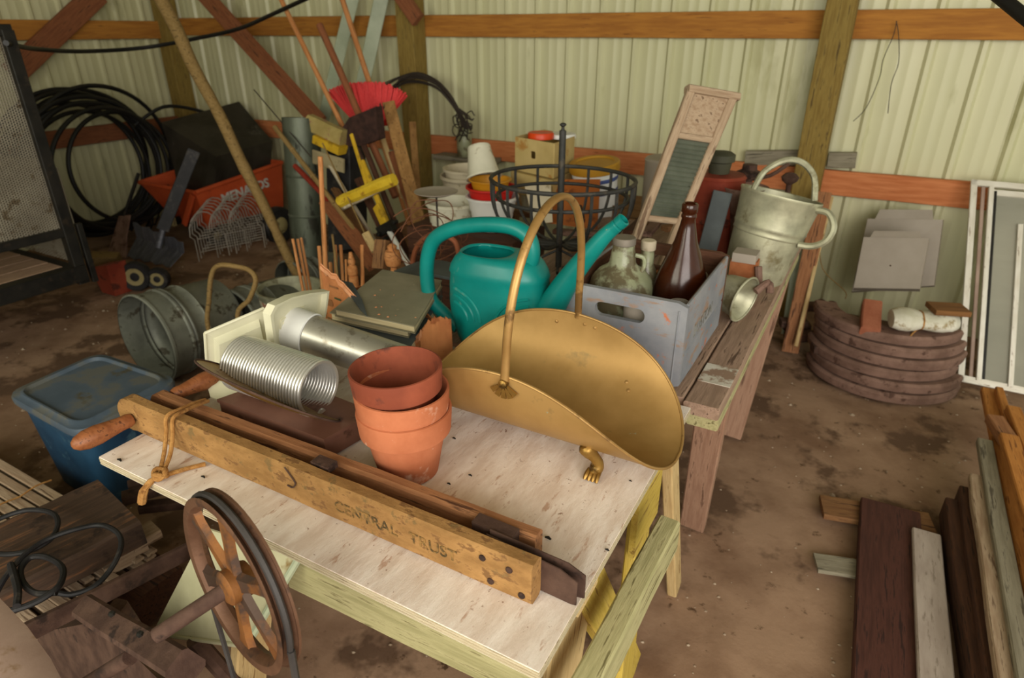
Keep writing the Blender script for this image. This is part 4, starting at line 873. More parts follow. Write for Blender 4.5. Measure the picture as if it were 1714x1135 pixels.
stick('thin_wire_rod', 'thin yellowish rod running down through the tool bundle', (540, 240), 2.75, (630, 432), 2.4, .004, m_stick, 'rod')
stick('wood_board', 'reddish-brown flat board behind the dowels', (545, 335), 2.65, (628, 445), 2.35, .012, m_brace, 'board', flat=.085)
stick('wood_board', 'dark board between the white handle and the yellow mop', (600, 300), 2.85, (668, 440), 2.5, .010, m_darkwood, 'board', flat=.05)
stick('wood_board', 'brown board leaning low behind the bamboo cane', (560, 315), 2.9, (640, 440), 2.5, .010, m_oldwood, 'board', flat=.05)
stick('paint_stick', 'pale flat stick end beside the dark wood block', (612, 390), 2.35, (628, 420), 2.3, .006, m_pine, 'stick', flat=.04)
o = board('dark_block', YP(640, 402, 2.05), YP(635, 450, 2.0), .062, .035, m_oldwood, upv=(0, -1, .2)); tag(o, 'short grey-brown wood block standing right of the spindle', 'block')
o = obj('turned_finial', MB().lathe([(0, -.66), (.014, -.66), (.014, -.01), (.012, 0), (.03, .01), (.036, .04), (.03, .07), (.018, .075), (.02, .09), (.008, .1), (0, .1)], 18, frame(YP(659, 447, 1.98), (0, 0, 1))), m_dowel); tag(o, 'short turned orange wooden finial beside the dark block', 'finial')
stick('leaning_plank', 'wide reddish-brown plank leaning from top into the tool corner', (330, -22), 3.95, (535, 205), 3.75, .018, m_brace, 'plank', flat=.13)
stick('trim_strip', 'left pale green metal trim strip leaning on the back wall', (592, -10), 4.08, (538, 215), 3.95, .006, m_trim, 'strip', flat=.09, group='metal trim strips')
stick('trim_strip', 'right wider pale green trim strip leaning on the back wall', (640, -10), 4.08, (605, 150), 3.98, .006, m_trim, 'strip', flat=.10, group='metal trim strips')
# galvanised tall cylinder and bucket of dowels
t = thing('stove_pipe', 'tall dull green metal pipe standing in the bucket behind dowels', 'pipe', (-3.1, 2.95, .0))
p = YP(519, 440, 2.85); q = YP(503, 197, 2.95)
obj('pipe', MB().lathe([(.11, 0), (.11, (q-p).length), (.106, (q-p).length), (.106, 0)], 28, frame(p, q-p)), m_trash, t)
for f in (.35, .62): obj('seam', MB().lathe([(.111, -.008), (.114, 0), (.111, .008)], 28, frame(p.lerp(q, f), q-p)), m_trash, t)
o = board('black_bin', YP(560, 430, 2.7)+V((0, .12, 0)), YP(555, 235, 2.95)+V((0, .12, 0)), .20, .14, m_blackrub, upv=(0, 1, 0)); tag(o, 'tall black plastic bin right of the green pipe', 'bin')
BK = V((-2.58, 2.22, 0))
t = thing('metal_bucket', 'galvanised bucket with red stripe behind the carton, full of dowels', 'bucket', BK)
Mk = Matrix.Translation(BK)
obj('bucket_body', MB().lathe([(0, .005), (.13, 0), (.135, .005), (.165, .36), (.172, .362), (.172, .372), (.163, .372), (.13, .015), (0, .015)], 36, Mk), m_galv, t)
obj('red_label', MB().lathe([(.156, .22), (.158, .22), (.1625, .33), (.1605, .33)], 36, Mk), mat('old_red_label', '93402a', 'a0523a', 'b0a890', t3=.55, rough=.7), t)
DW = [((536, 262), (546, 470), .012), ((490, 400), (508, 490), .008), ((498, 400), (515, 490), .008), ((504, 398), (521, 490), .007), ((534, 412), (539, 470), .010), ((556, 392), (566, 470), .006), ((561, 410), (563, 470), .009), ((570, 410), (574, 470), .009), ((579, 435), (580, 470), .006), ((606, 410), (607, 470), .010), ((553, 440), (555, 470), .010)]
for i, (a, b, r) in enumerate(DW):
    A = YP(*a, 1.95+.03*(i % 4)); B_ = YP(*b, 1.90+.03*(i % 4)); dr_ = (B_-A).normalized(); B_ = B_+dr_*max(.05, (B_.z-.03)/max(.3, -dr_.z))
    o = rod('dowel', [A, B_], r*.85, m_dowel if i != 5 else m_stick, n=10)
    tag(o, ('tallest thick dowel in the bucket', 'left dowel of the leaning triple', 'middle dowel of the leaning triple', 'right dowel of the leaning triple', 'short dowel left of the tallest one', 'crooked twig among the dowels', 'dowel just right of the twig', 'dowel left of the turned spindle', 'thin short dowel beside the spindle', 'dowel right of the turned spindle', 'lowest stub dowel at the tallest dowel foot')[i], 'dowel', 'dowels standing behind the carton')
p = YP(592, 470, 1.9)
o = obj('turned_spindle', MB().lathe([(0, -.42), (.016, -.42), (.018, -.05), (.020, 0), (.020, .05), (.015, .055), (.021, .06), (.021, .09), (.012, .10), (.016, .115), (.010, .135), (.007, .155), (0, .156)], 20, Matrix.Translation(p-V((0, 0, .03)))), m_dowel); tag(o, 'turned wooden spindle standing among the dowels', 'spindle')
# wire bundle hung on the post
t = thing('wire_bundle', 'bundle of bent dark wires hung over the centre post', 'wire', YP(705, 140, WY-.25))
R = random.Random(8)
for i in range(15):
    dz = R.uniform(-6, 10); ex_ = [(640+R.uniform(-8, 25), 150+R.uniform(-10, 20)), (672, 132+dz), (700, 127+dz*1.2), (730, 138+dz), (752, 160+dz), (766, 182+dz*.8), (775+R.uniform(-10, 15), 200+R.uniform(-5, 15)), (780+R.uniform(-20, 16), 215+R.uniform(-15, 22))]
    rod('bent_wire', [YP(*e, WY-.24-R.uniform(0, .04)) for e in ex_], .005, m_wire, t, n=5, k=3)
for i in range(9):
    c = YP(777+R.uniform(-14, 14), 205+R.uniform(-16, 16), WY-.24); rr_ = R.uniform(.02, .045)
    rod('wire_curl', [c+V((rr_*cos(j*.9), R.uniform(-.02, .02), rr_*sin(j*.9))) for j in range(7)], .0045, m_wire, t, n=5, k=3)
# overhead cable
t = rod('overhead_cable', [YP(10, 72, 1.7), YP(60, 82, 2.2), YP(140, 86, 2.6), YP(240, 80, 3.0), YP(330, 64, 3.2), YP(400, 48, 3.3), YP(460, 22, 3.3), YP(540, -15, 3.2)], .0125, m_hose, k=6); tag(t, 'black cable sagging across the upper left corner', 'cable')
t = rod('black_pipe', [YP(1655, -20, 2.2)+(YP(1655, -20, 2.2)-YP(1720, 32, 2.1))*7, YP(1655, -20, 2.2), YP(1720, 32, 2.1), YP(1790, 85, 2.0), YP(1790, 85, 2.0)+(YP(1790, 85, 2.0)-YP(1720, 32, 2.1))*6], .016, m_hose, n=10, k=3); tag(t, 'black pipe crossing the top right corner', 'pipe')
for i, pts in enumerate((((1501, 35), (1495, 60), (1478, 100), (1472, 130), (1450, 180), (1428, 203)), ((1500, 35), (1504, 60), (1504, 105), (1492, 140), (1486, 190)))):
    t = rod('hanging_twine', [YP(*e, WY-.06) for e in pts], .0022, m_wire, n=5, k=4); tag(t, ('thin twine hanging left from a nail on the upper board', 'thin twine hanging straight down from the same nail')[i], 'twine')

# ================================================================ LEFT CORNER
t = thing('pipe_coil', 'big loose coils of black poly pipe against the left wall', 'pipe', (WX+.3, 3.1, 0))
R = random.Random(21)
for i in range(12):
    r1 = R.uniform(.50, .62)-.015*i*.6; cy_ = 3.02+R.uniform(-.10, .10); cz_ = .60+R.uniform(-.06, .06); xx = WX+.10+.045*i
    pts = [(xx+.04*sin(2*pi*j/20+i), cy_+r1*1.12*cos(2*pi*j/20)*.92, max(.02, cz_+r1*sin(2*pi*j/20))) for j in range(20)]
    rod('pipe_loop', pts, .017, m_hose, t, n=8, closed=True, k=3)
rod('pipe_end', [(WX+.5, 3.3, .9), (WX+.55, 3.55, 1.02), (WX+.6, 3.8, .98), (WX+.7, 3.95, .9)], .014, m_hose, t, k=5)
# trailer
TX, TY = -3.7, 1.79
t = thing('utility_trailer', 'black utility trailer with expanded mesh sides and tan deck at left', 'trailer', (-4.4, .8, 0))
zd, zb, zt = .40, .63, 1.60
def bar(n_, a, b, w_=.05, m_=m_blackmetal, par=None): return board(n_, a, b, w_, w_, m_, par or t, ch=.003)
bar('deck_rail', (TX, -1.0, zd), (TX, TY, zd), .085)
bar('deck_rail', (TX-.03, TY-.03, zd-.01), (TX-1.5, TY-.03, zd-.01), .07)
bar('mid_rail', (TX, -1.0, zb), (TX, TY-.04, zb), .045)
bar('corner_post', (TX, TY-.02, .34), (TX, TY-.02, zt), .055)
bar('end_post', (TX+.01, TY+.04, .33), (TX+.01, TY+.04, .66), .03)
bar('top_rail', (TX, -1.0, zt), (TX, TY, zt), .05)
for i in range(10): board('deck_plank', (TX-.10-.14*i, -1.0, zd+.035), (TX-.10-.14*i, TY-.08, zd+.035), .135, .02, m_deck, t, n=2, jit=.0008, seed=i)
def expmesh(o0, du, dv, W_, H_, name, pitch=.024):
    m = MB(); nu, nv = int(W_/pitch), int(H_/(pitch*.5)); T_ = V(du).cross(V(dv))*.0015; wd = .0019
    for j in range(nv):
        for sgn in (0, 1):
            pass
    # diagonal strands both ways
    L_ = W_+H_*2
    k = -H_*2
    while k < W_:
        for sg in (1, -1):
            u0, v0 = (k, 0); u1, v1 = (k+H_*2, H_)
            if u0 < 0: v0 = -u0/2; u0 = 0
            if u1 > W_: v1 = v0+(W_-u0)/2; u1 = W_
            if v1 > v0:
                if sg < 0: u0, u1 = W_-u0, W_-u1
                a = V(o0)+V(du)*u0+V(dv)*v0; b = V(o0)+V(du)*u1+V(dv)*v1; s_ = (b-a).normalized().cross(T_.normalized())*wd
                m.add([a-s_-T_, a+s_-T_, b+s_-T_, b-s_-T_, a-s_+T_, a+s_+T_, b+s_+T_, b-s_+T_], [(4, 5, 6, 7), (3, 2, 1, 0), (0, 1, 5, 4), (2, 3, 7, 6)])
        k += pitch
    ob = obj(name, m, m_meshsteel, t, smooth=10); ob['kind'] = 'stuff'
expmesh((TX-.005, -.2, zb+.02), (0, 1, 0), (0, 0, 1), TY+.16, zt-zb-.03, 'side_mesh')
expmesh((TX-.02, TY+.02, zd+.03), (-1, 0, 0), (0, 0, 1), 1.1, .55, 'tailgate_mesh', .03)
obj('tail_panel', MB().box((TX-.6, TY+.05, .7), (1.1, .006, .50)), m_meshsteel, t)
for y in (-.3,): obj('wheel', MB().lathe([(0, -.08), (.2, -.08), (.26, -.06), (.26, .06), (.2, .08), (0, .08)], 28, frame((TX-.1, y, .26), (1, 0, 0))), m_blackrub, t)
# wagon
t = thing('dump_wagon', 'orange poly dump cart with white lettering in the back left corner', 'wagon', (-4.9, 3.6, 0))
rim = [V((-5.30, 3.19, .46)), V((-4.57, 3.17, .46)), V((-4.52, 4.02, .56)), V((-5.22, 4.02, .56))]
bot = [V((-5.12, 3.30, .16)), V((-4.58, 3.22, .16)), V((-4.54, 3.98, .18)), V((-5.08, 3.98, .18))]
c_ = sum(bot, V())/4
m = MB(); inn = [p+(sum(rim, V())/4-p).normalized()*.025 for p in rim]; inb = [p+V((0, 0, .015))+(c_-p).normalized()*.02 for p in bot]
m.grid([bot, rim, inn, inb], cu=True); m.f += [(3, 2, 1, 0), (12, 13, 14, 15)]
obj('tub', m, m_orange, t, smooth=20)
for i in range(4): rod('rim_lip', [rim[i], rim[(i+1) % 4]], .018, m_orange, t)
a, b, c = rim[1], rim[2], bot[1]
ex = (b-a).normalized(); n_ = ex.cross((a-c).normalized()).normalized(); ey = n_.cross(ex)
if n_.x < 0: n_ = -n_; ey = n_.cross(ex)
Mq = Matrix((ex, ey, n_)).transposed().to_4x4(); Mq.translation = a.lerp(b, .50)+(c-a)*.40+n_*.008
text_mesh('white_lettering', 'MENARDS', .105, Mq, m_letter, t, .003, .003)
for i, (x, y, r) in enumerate(((-4.20, 3.60, .15), (-5.30, 3.62, .13), (-4.62, 3.30, .08))):
    Mwh = frame((x, y, r), (1, 0, 0)); wh = obj('wheel', MB().lathe([(r*.45, -.035), (r*.9, -.04), (r, -.025), (r, .025), (r*.9, .04), (r*.45, .035)], 28, Mwh), m_blackrub, t)
    obj('hub', MB().lathe([(0, -.03), (r*.47, -.03), (r*.47, .03), (r*.2, .045), (0, .045)], 24, Mwh), m_hub, wh)
rod('axle', [(-5.3, 3.62, .13), (-4.20, 3.60, .15)], .012, m_blackmetal, t)
board('front_strut', (-4.60, 3.165, .44), (-4.72, 3.12, .20), .05, .02, m_orange, t, upv=(0, 1, 0))
for x_ in (-4.75, -5.0): board('frame_rail', (x_, 3.2, .165), (x_, 3.8, .165), .04, .06, m_blackmetal, t)
obj('hitch_plate', MB().box((-4.86, 3.10, .24), (.10, .03, .12)), m_hub, t)
tpq = [ZP(270, 205, .90), XP(362, 262, -4.66), V((-4.63, 4.05, .73)), YP(400, 170, 4.08)]
btq = [V((-5.05, 3.38, .20)), V((-4.70, 3.34, .20)), V((-4.66, 3.92, .20)), V((-5.03, 3.92, .20))]
m = MB(); rows = []
for k_ in range(7):
    f = k_/6; ring_ = []
    for i in range(4):
        for j in range(6):
            g = j/6; p = btq[i].lerp(btq[(i+1) % 4], g).lerp(tpq[i].lerp(tpq[(i+1) % 4], g), f); p = p+V((noise.noise(p*6)*.03, noise.noise(p*6+V((5, 0, 0)))*.03, 0))*(1-f*.7)
            ring_.append(p)
    rows.append(ring_)
m.grid(rows, cu=True); n0 = len(m.v)-24; m.f.append(tuple(range(n0, n0+24))); 
o = obj('black_tool_box', m, m_tarp, smooth=30); tag(o, 'crumpled black plastic-covered box sitting in the orange cart', 'box')
# shovel with wide black handle
t = thing('snow_shovel', 'dark snow shovel with ridged blade leaning on the orange cart', 'shovel', ZP(245, 430, 0))
sa, sb_ = YP(325, 252, 3.05), YP(272, 385, 2.75)
board('handle', sa, sb_, .085, .03, m_blackrub, t, upv=CP-sa)
q = [YP(222, 372, 2.85), YP(306, 405, 2.75), YP(285, 447, 2.62), YP(212, 430, 2.72)]
rr = [[q[0].lerp(q[1], i/12)+V((0, .0, .012*sin(i*pi/1.5))) for i in range(13)], [q[0].lerp(q[3], .5).lerp(q[1].lerp(q[2], .5), i/12)+V((0, .06, .012*sin(i*pi/1.5))) for i in range(13)], [q[3].lerp(q[2], i/12)+V((0, 0, .012*sin(i*pi/1.5))) for i in range(13)]]
obj('blade', MB().sheet(rr, .006), m_greyshovel, t)
rod('socket', [YP(275, 375, 2.78), YP(265, 415, 2.7)], .022, m_greyshovel, t)
o = obj('metal_scoop', MB().sheet([[YP(200, 362, 2.9), YP(218, 360, 2.9)], [YP(190, 395, 2.8), YP(212, 398, 2.8)], [YP(180, 428, 2.7), YP(212, 432, 2.7)]], .01), m_rustlight); tag(o, 'narrow rusty scoop blade left of the snow shovel', 'scoop')
rod_ = rod('scoop_handle', [YP(208, 362, 2.9), YP(232, 290, 3.05)], .014, m_blackmetal); tag(rod_, 'dark slender handle rising behind the rusty scoop', 'handle')
for i, (px_, r, lab) in enumerate((((228, 462), .10, 'larger cream-hubbed rubber wheel on the dirt by the trailer'), ((265, 466), .075, 'smaller white-hubbed wheel right of the larger loose wheel'))):
    c = ZP(px_[0], px_[1], r); t = thing('small_wheel', lab, 'wheel', (c.x, c.y, 0)); Mwh = frame(c, V((.55, -.75, .05)))
    obj('tyre', MB().lathe([(r*.6, -.03), (r*.92, -.033), (r, -.02), (r, .02), (r*.92, .033), (r*.6, .03)], 28, Mwh), m_blackrub, t)
    obj('hub', MB().lathe([(r*.3, .026), (r*.62, .03), (r*.62, -.03), (r*.3, -.026)], 24, Mwh), m_hub, t)
    obj('hub_cap', MB().lathe([(0, .03), (r*.3, .028), (r*.32, -.03), (0, -.03)], 20, Mwh), m_blackrub, t)
p = ZP(192, 488, 0)
o = obj('red_can', MB().hexa([V((p.x-.06, p.y-.05, 0)), V((p.x+.09, p.y-.05, 0)), V((p.x+.09, p.y+.07, 0)), V((p.x-.06, p.y+.07, 0)), V((p.x-.10, p.y-.06, .17)), V((p.x+.10, p.y-.06, .22)), V((p.x+.10, p.y+.07, .22)), V((p.x-.10, p.y+.07, .17))]), m_redpaint); tag(o, 'dark red box-shaped can beside the loose wheels', 'can')
o = obj('olive_jug', MB().hexa([ZP(150, 445, .12), ZP(200, 445, .12), ZP(205, 432, .12), ZP(155, 430, .12), ZP(150, 432, .2), ZP(195, 432, .2), ZP(200, 422, .2), ZP(155, 420, .2)]), m_stick); tag(o, 'olive-brown flat bag on the dirt behind the red can', 'bag')
for i in range(9):
    R = random.Random(60+i); a, b = YP(150+R.uniform(0, 60), 395+R.uniform(-15, 30), 3.0+R.uniform(0, .4)), YP(200+R.uniform(0, 90), 330+R.uniform(-30, 60), 3.2+R.uniform(0, .3))
    a.z = max(a.z, .02); a.x = max(a.x, WX+.3); b.x = max(b.x, WX+.3)
    o = rod('dark_rod', [a, a.lerp(b, .5)+V((0, 0, R.uniform(-.05, .08))), b], .009, m_blackmetal, k=4, n=6); tag(o, 'dark bent metal rod, '+('lowest', 'second lowest', 'third lowest', 'fourth lowest', 'middle', 'fourth highest', 'third highest', 'second highest', 'highest')[i]+' in the shadowy heap behind the shovel', 'rod', 'bent rods behind the shovel')
# folding wire border
t = thing('wire_border', 'stack of off-white hooped wire garden border standing on the dirt', 'fence', ZP(390, 440, 0))
P0, P1 = ZP(338, 437, .02), ZP(440, 415, .02); ex = (P1-P0).normalized(); Wd = (P1-P0).length
for i in range(6):
    off = V((-.03*i, .045*i, .008*i))
    for j in range(3):
        c = P0+ex*(Wd*(.2+.3*j))+off; hw_ = Wd*.24
        pts = [c-ex*hw_, c-ex*hw_+V((0, 0, .17))]+[c+ex*hw_*-cos(pi*q_/8)+V((0, -.03, .20+.17*sin(pi*q_/8))) for q_ in range(9)]+[c+ex*hw_+V((0, 0, .17)), c+ex*hw_]
        rod('hoop', pts, .0042, m_whitewire, t, n=5)
    for z in (.07, .17): rod('cross_wire', [P0+off+V((0, 0, z)), P1+off+V((0, 0, z))], .004, m_whitewire, t, n=5)

# galvanised tubs lying on their side
def wash_tub(lab, c, axd, r, L_, m_=m_galvdk):
    s = thing('wash_tub', lab, 'tub', V((c[0], c[1], 0)), 'galvanised tubs on the dirt'); Mx_ = frame(c, axd, (0, 0, 1))
    pr = [(r, 0), (r+.008, .004), (r+.008, .014), (r, .018), (r*.97, L_*.25), (r*1.005, L_*.265), (r*1.005, L_*.285), (r*.96, L_*.30), (r*.995, L_*.32), (r*.99, L_*.34), (r*.945, L_*.36), (r*.93, L_*.5), (r*.96, L_*.52), (r*.91, L_*.55), (r*.86, L_*.97), (r*.85, L_), (0, L_), (0, L_-.006), (r*.84, L_-.008), (r*.90, L_*.55), (r*.945, L_*.52), (r*.915, L_*.5), (r*.93, L_*.36), (r*.975, L_*.34), (r*.98, L_*.32), (r*.945, L_*.30), (r*.99, L_*.285), (r*.99, L_*.265), (r*.955, L_*.25), (r*.975, .02), (r-.004, 0)]
    obj('tub_shell', MB().lathe(pr, 48, Mx_), m_, s, smooth=50)
    rod('ear_handle', [Mx_ @ V((-.05, -r*.98, .05)), Mx_ @ V((-.03, -r-.03, .05)), Mx_ @ V((.03, -r-.03, .05)), Mx_ @ V((.05, -r*.98, .05))], .006, m_, s, k=4)
    return s
wash_tub('nearest galvanised wash tub lying on its side behind blue tote', (-2.93, 1.60, .235), (.05, 1.0, -.02), .225, .42)
wash_tub('middle galvanised tub on its side behind the bent steel bow', (-2.80, 2.02, .19), (.05, 1, .0), .18, .34)
wash_tub('farthest galvanised tub lying behind the other two', (-3.02, 2.62, .16), (.05, 1, .0), .155, .34)
t = rod('steel_bow', [(-2.45, 1.74, .03), YP(352, 560, 1.72), YP(350, 500, 1.72), YP(355, 458, 1.72), YP(368, 444, 1.72), YP(395, 446, 1.74), YP(418, 453, 1.76), YP(428, 470, 1.76), YP(418, 500, 1.74), YP(400, 540, 1.72), (-2.22, 1.76, .03)], .011, m_stick, k=6, n=10); tag(t, 'bent brown tubular bow handle rising over the tubs', 'handle')

# blue tote
t = thing('blue_tote', 'dusty blue plastic storage tote with lid beside the table', 'tote', (-2.35, 1.06, 0))
LQ = [ZP(8, 660, .40), ZP(130, 728, .40), ZP(303, 636, .40), ZP(165, 590, .40)]
c_ = sum(LQ, V())/4
def quadring(qs, k, z, r=.16, n=5):
    out = []; cc_ = sum(qs, V())/4; Q = [cc_+(p-cc_)*k for p in qs]
    for i in range(4):
        p, a, b = Q[i], Q[i-1], Q[(i+1) % 4]
        A, B_ = p.lerp(a, r), p.lerp(b, r)
        for j in range(n+1):
            f = j/n; v = A*(1-f)**2+p*2*f*(1-f)+B_*f*f; out.append(V((v.x, v.y, z)))
    return out
obj('tote_body', MB().grid([quadring(LQ, .74, .01), quadring(LQ, .76, .012), quadring(LQ, .90, .37), quadring(LQ, .93, .372)], cu=True).add(quadring(LQ, .74, .01), [tuple(range(24))[::-1]]), m_blue, t, smooth=40)
rws = [quadring(LQ, .94, .37), quadring(LQ, 1.0, .374), quadring(LQ, 1.01, .392), quadring(LQ, .99, .402), quadring(LQ, .90, .404), quadring(LQ, .87, .412), quadring(LQ, .84, .412), quadring(LQ, .81, .400), quadring(LQ, .4, .401)]
m = MB().grid(rws, cu=True); m.f.append(tuple(range(len(m.v)-24, len(m.v))))
obj('tote_lid', m, m_bluelid, t, smooth=50)

# snow-fence roll of laths
t = thing('lath_bundle', 'bundle of tan wooden laths tied with wire on the dirt', 'lath bundle', (-2.1, .8, 0))
R = random.Random(14)
A, B_ = ZP(0, 752, .22), ZP(275, 905, .22); dx_ = (B_-A).normalized(); sd = V((0, 0, 1)).cross(dx_).normalized()
for lay in range(3):
    for i in range(12):
        y_ = -.03-.036*i-.01*R.random(); L0 = R.uniform(-.45, -.25); L1 = R.uniform(-.10, .02) + (.10 if i > 4 else 0)
        p0 = A+dx_*L0+sd*y_+V((0, 0, -.03-.022*lay+R.uniform(-.006, .006))); p1 = B_+dx_*L1+sd*y_*1.05+V((0, 0, -.03-.022*lay+R.uniform(-.006, .006)))
        board('lath', p0, p1, .030, .009, m_lath, t, n=2, jit=.0008, ch=.002, seed=i+lay*20)
obj('ground_bed', MB().box(((A.x+B_.x)/2, (A.y+B_.y)/2-.2, .06), (1.0, .42, .11)), m_darkwood, t)
for f in (.35, .62):
    P = A.lerp(B_, f); rod('tie_wire', [P+sd*(.0-.05*j)+V((0, 0, -.012+.008*(j % 2))) for j in range(10)], .003, m_rope, t, k=3, n=5)
# thick dark beam on top
q = [ZP(163, 806, .335), ZP(238, 880, .335), ZP(30, 985, .335), ZP(-50, 905, .335)]
a, b = (q[0]+q[1])/2, (q[2]+q[3])/2; b = b+(b-a)*.15
o = board('old_beam', a-V((0, 0, .03)), b-V((0, 0, .03)), (q[0]-q[1]).length*.98, .085, wood('charred_brown_beam', '3d2c20', '4e392a', '6f4a30', c4='2b1d14', t4=.6, s4=10), n=5, jit=.003, ch=.008); tag(o, 'thick dark weathered beam lying across the laths', 'beam')
for i, (p0, p1, wd_) in enumerate((((205, 835), (330, 800), .05), ((215, 815), (300, 790), .04), ((235, 850), (340, 838), .04))):
    o = board('rusty_bar', ZP(*p0, .25-.03*i), ZP(*p1, .25-.03*i), wd_, .03, m_rust); tag(o, ('upper', 'lower', 'nearest')[i]+' rusty flat bar between blue tote and beam end', 'bar', 'rusty bars beside the tote')
for i, (e0, e1) in enumerate((((215, 910), (262, 885)), ((190, 930), (240, 905)), ((170, 950), (220, 925)))):
    o = board('pale_block', ZP(*e0, .235-.02*i), ZP(*e1, .235-.02*i), .075, .03, m_lath, n=1); tag(o, ('uppermost', 'middle', 'lowest')[i]+' pale wood block stacked under the dark beam end', 'block', 'wood blocks under the beam')
# black cords
def zpath(pts, z=.375): return [ZP(x, y, z+dz) for x, y, dz in pts]
t = thing('rubber_cord', 'looped black rubber cord lying over the dark beam', 'cord', ZP(100, 920, .36))
rod('cord_loop', zpath([(-30, 885, .02), (0, 868, .02), (45, 854, .02), (85, 858, .02), (97, 875, .02), (85, 902, .02), (50, 922, .02), (5, 928, .02), (-30, 920, .02)]), .0068, m_blackrub, t, k=6)
rod('cord_loop', zpath([(-10, 1000, .02), (10, 965, .035), (40, 930, .035), (75, 905, .03), (120, 888, .03), (165, 879, .02), (192, 888, .02), (203, 905, .01), (198, 930, 0), (180, 960, -.02), (155, 983, -.03), (120, 995, -.03), (95, 992, -.02)]), .0068, m_blackrub, t, k=6)
rod('cord_loop', zpath([(95, 992, .03), (60, 993, .03), (38, 975, .03), (35, 952, .03), (50, 934, .03), (75, 932, .03), (100, 945, .03), (106, 962, .03), (95, 985, .035), (60, 1008, .03), (20, 1022, .03), (-20, 1030, .03)]), .0075, m_blackrub, t, k=6)
rod('cord_loop', zpath([(18, 945, .04), (24, 965, .04), (30, 990, .04), (28, 1015, .04)]), .0085, m_blackrub, t, k=6)

# cast-iron pulley with shaft
t = thing('pulley_wheel', 'rusty spoked cast-iron pulley wheel on a shaft in front of table', 'pulley', YP(395, 978, .43)-V((0, 0, .17)))
C = YP(397, 975, .43); wn = V((-.22, -1, .04)).normalized(); Mw2 = frame(C, wn, (1, 0, 0)); R_ = .147
obj('rim', MB().lathe([(R_*.86, -.004), (R_*.9, -.012), (R_*.97, -.014), (R_, -.012), (R_*.93, .0-.004), (R_*.93, .004), (R_, .012), (R_*.97, .014), (R_*.9, .012), (R_*.86, .004), (R_*.86, -.004)], 56, Mw2), m_pulleyrim, t)
obj('rim_flange', MB().lathe([(R_*.955, -.016), (R_*1.02, -.016), (R_*1.02, -.012), (R_*.955, -.012), (R_*.955, -.016)], 56, Mw2), m_pulleyrim, t)
for i in range(6):
    a = 2*pi*i/6+.5; d1 = V((cos(a), sin(a), 0)); sdv = V((-sin(a), cos(a), 0)); pts = []
    rows = []
    for f, wv in ((.10, .022), (.25, .016), (.5, .0125), (.75, .015), (.9, .026)):
        c = d1*R_*f; rows.append([c-sdv*wv+V((0, 0, -.003)), c+sdv*wv+V((0, 0, -.003)), c+sdv*wv*.6+V((0, 0, .007)), c-sdv*wv*.6+V((0, 0, .007))])
    obj('spoke', MB().grid(rows, cu=True, M=Mw2), m_pulley, t, smooth=50)
obj('hub', MB().lathe([(0, -.02), (.026, -.02), (.028, -.015), (.028, .018), (.022, .022), (.012, .022), (0, .022)], 24, Mw2), m_pulley, t)
SE = C+wn*.17
SE = YP(262, 1064, .335)
rod('shaft', [C, SE], .0125, m_rust, t, n=14)
t2 = rod('drive_belt', [Mw2 @ V((R_*1.0*cos(a), R_*1.0*sin(a), 0)) for a in [radians(-15+195*i/24) for i in range(25)]]+[Mw2 @ V((-R_*.97, -.05, 0)), Mw2 @ V((-R_*.75, -.25, 0)), Mw2 @ V((-R_*.5, -.5, 0))], .0050, m_belt, n=6); tag(t2, 'black drive belt running over the rusty pulley', 'belt')
t3 = rod('drive_belt', [Mw2 @ V((R_*.99, -.03, 0)), Mw2 @ V((R_*1.0, -.25, 0)), Mw2 @ V((R_*.9, -.5, 0))], .0055, m_belt, n=6); tag(t3, 'straight belt run hanging from the right side of pulley', 'belt')
# machine frame
t = thing('machine_frame', 'heavy dark rusty iron machine frame at bottom left', 'machine', (-.95, .36, .0))
board('cross_casting', YP(150, 1022, .375), YP(312, 1120, .335), .045, .05, m_rust, t, upv=(0, -.4, 1), n=3, jit=.001, ch=.006)
a, b = ZP(20, 1072, .50), ZP(330, 915, .44)
board('side_strip', a, b, .018, .045, m_rust, t, n=3, jit=.001)
obj('gear_case', MB().hexa([YP(60, 1060, .40), YP(165, 1040, .42), YP(330, 1200, .36), YP(100, 1230, .36), YP(60, 1040, .52), YP(165, 1000, .55), YP(340, 1150, .52), YP(100, 1230, .52)]), m_rust, t)
rod('roller', [YP(120, 1160, .28), YP(218, 1100, .33)], .013, m_rust, t, n=12)
board('strut', YP(195, 1015, .40), (-1.1, .50, .02), .03, .03, m_rust, t)
board('strut', (-.8, .40, .55), (-.78, .45, .0), .03, .03, m_rust, t)
for x, y in ((188, 1028), (235, 1062), (265, 1100)):
    p = YP(x, y, .338); obj('bolt', MB().lathe([(.006, 0), (.005, .004), (0, .005)], 6, frame(p, (0, -.4, 1))), m_blackmetal, t)
# pink curved fender
q0 = [ZP(-60, 985, .66), ZP(0, 1003, .66), ZP(45, 1050, .65), ZP(85, 1105, .64), ZP(115, 1165, .62)]
q1 = [ZP(-120, 1100, .67), ZP(-80, 1130, .67), ZP(-40, 1180, .66), ZP(0, 1230, .65), ZP(40, 1280, .64)]
o = obj('metal_fender', MB().sheet([q0, [a.lerp(b, .5)+V((0, 0, .012)) for a, b in zip(q0, q1)], q1], .004), m_pink); tag(o, 'curved pinkish painted sheet metal fender in bottom left corner', 'fender')
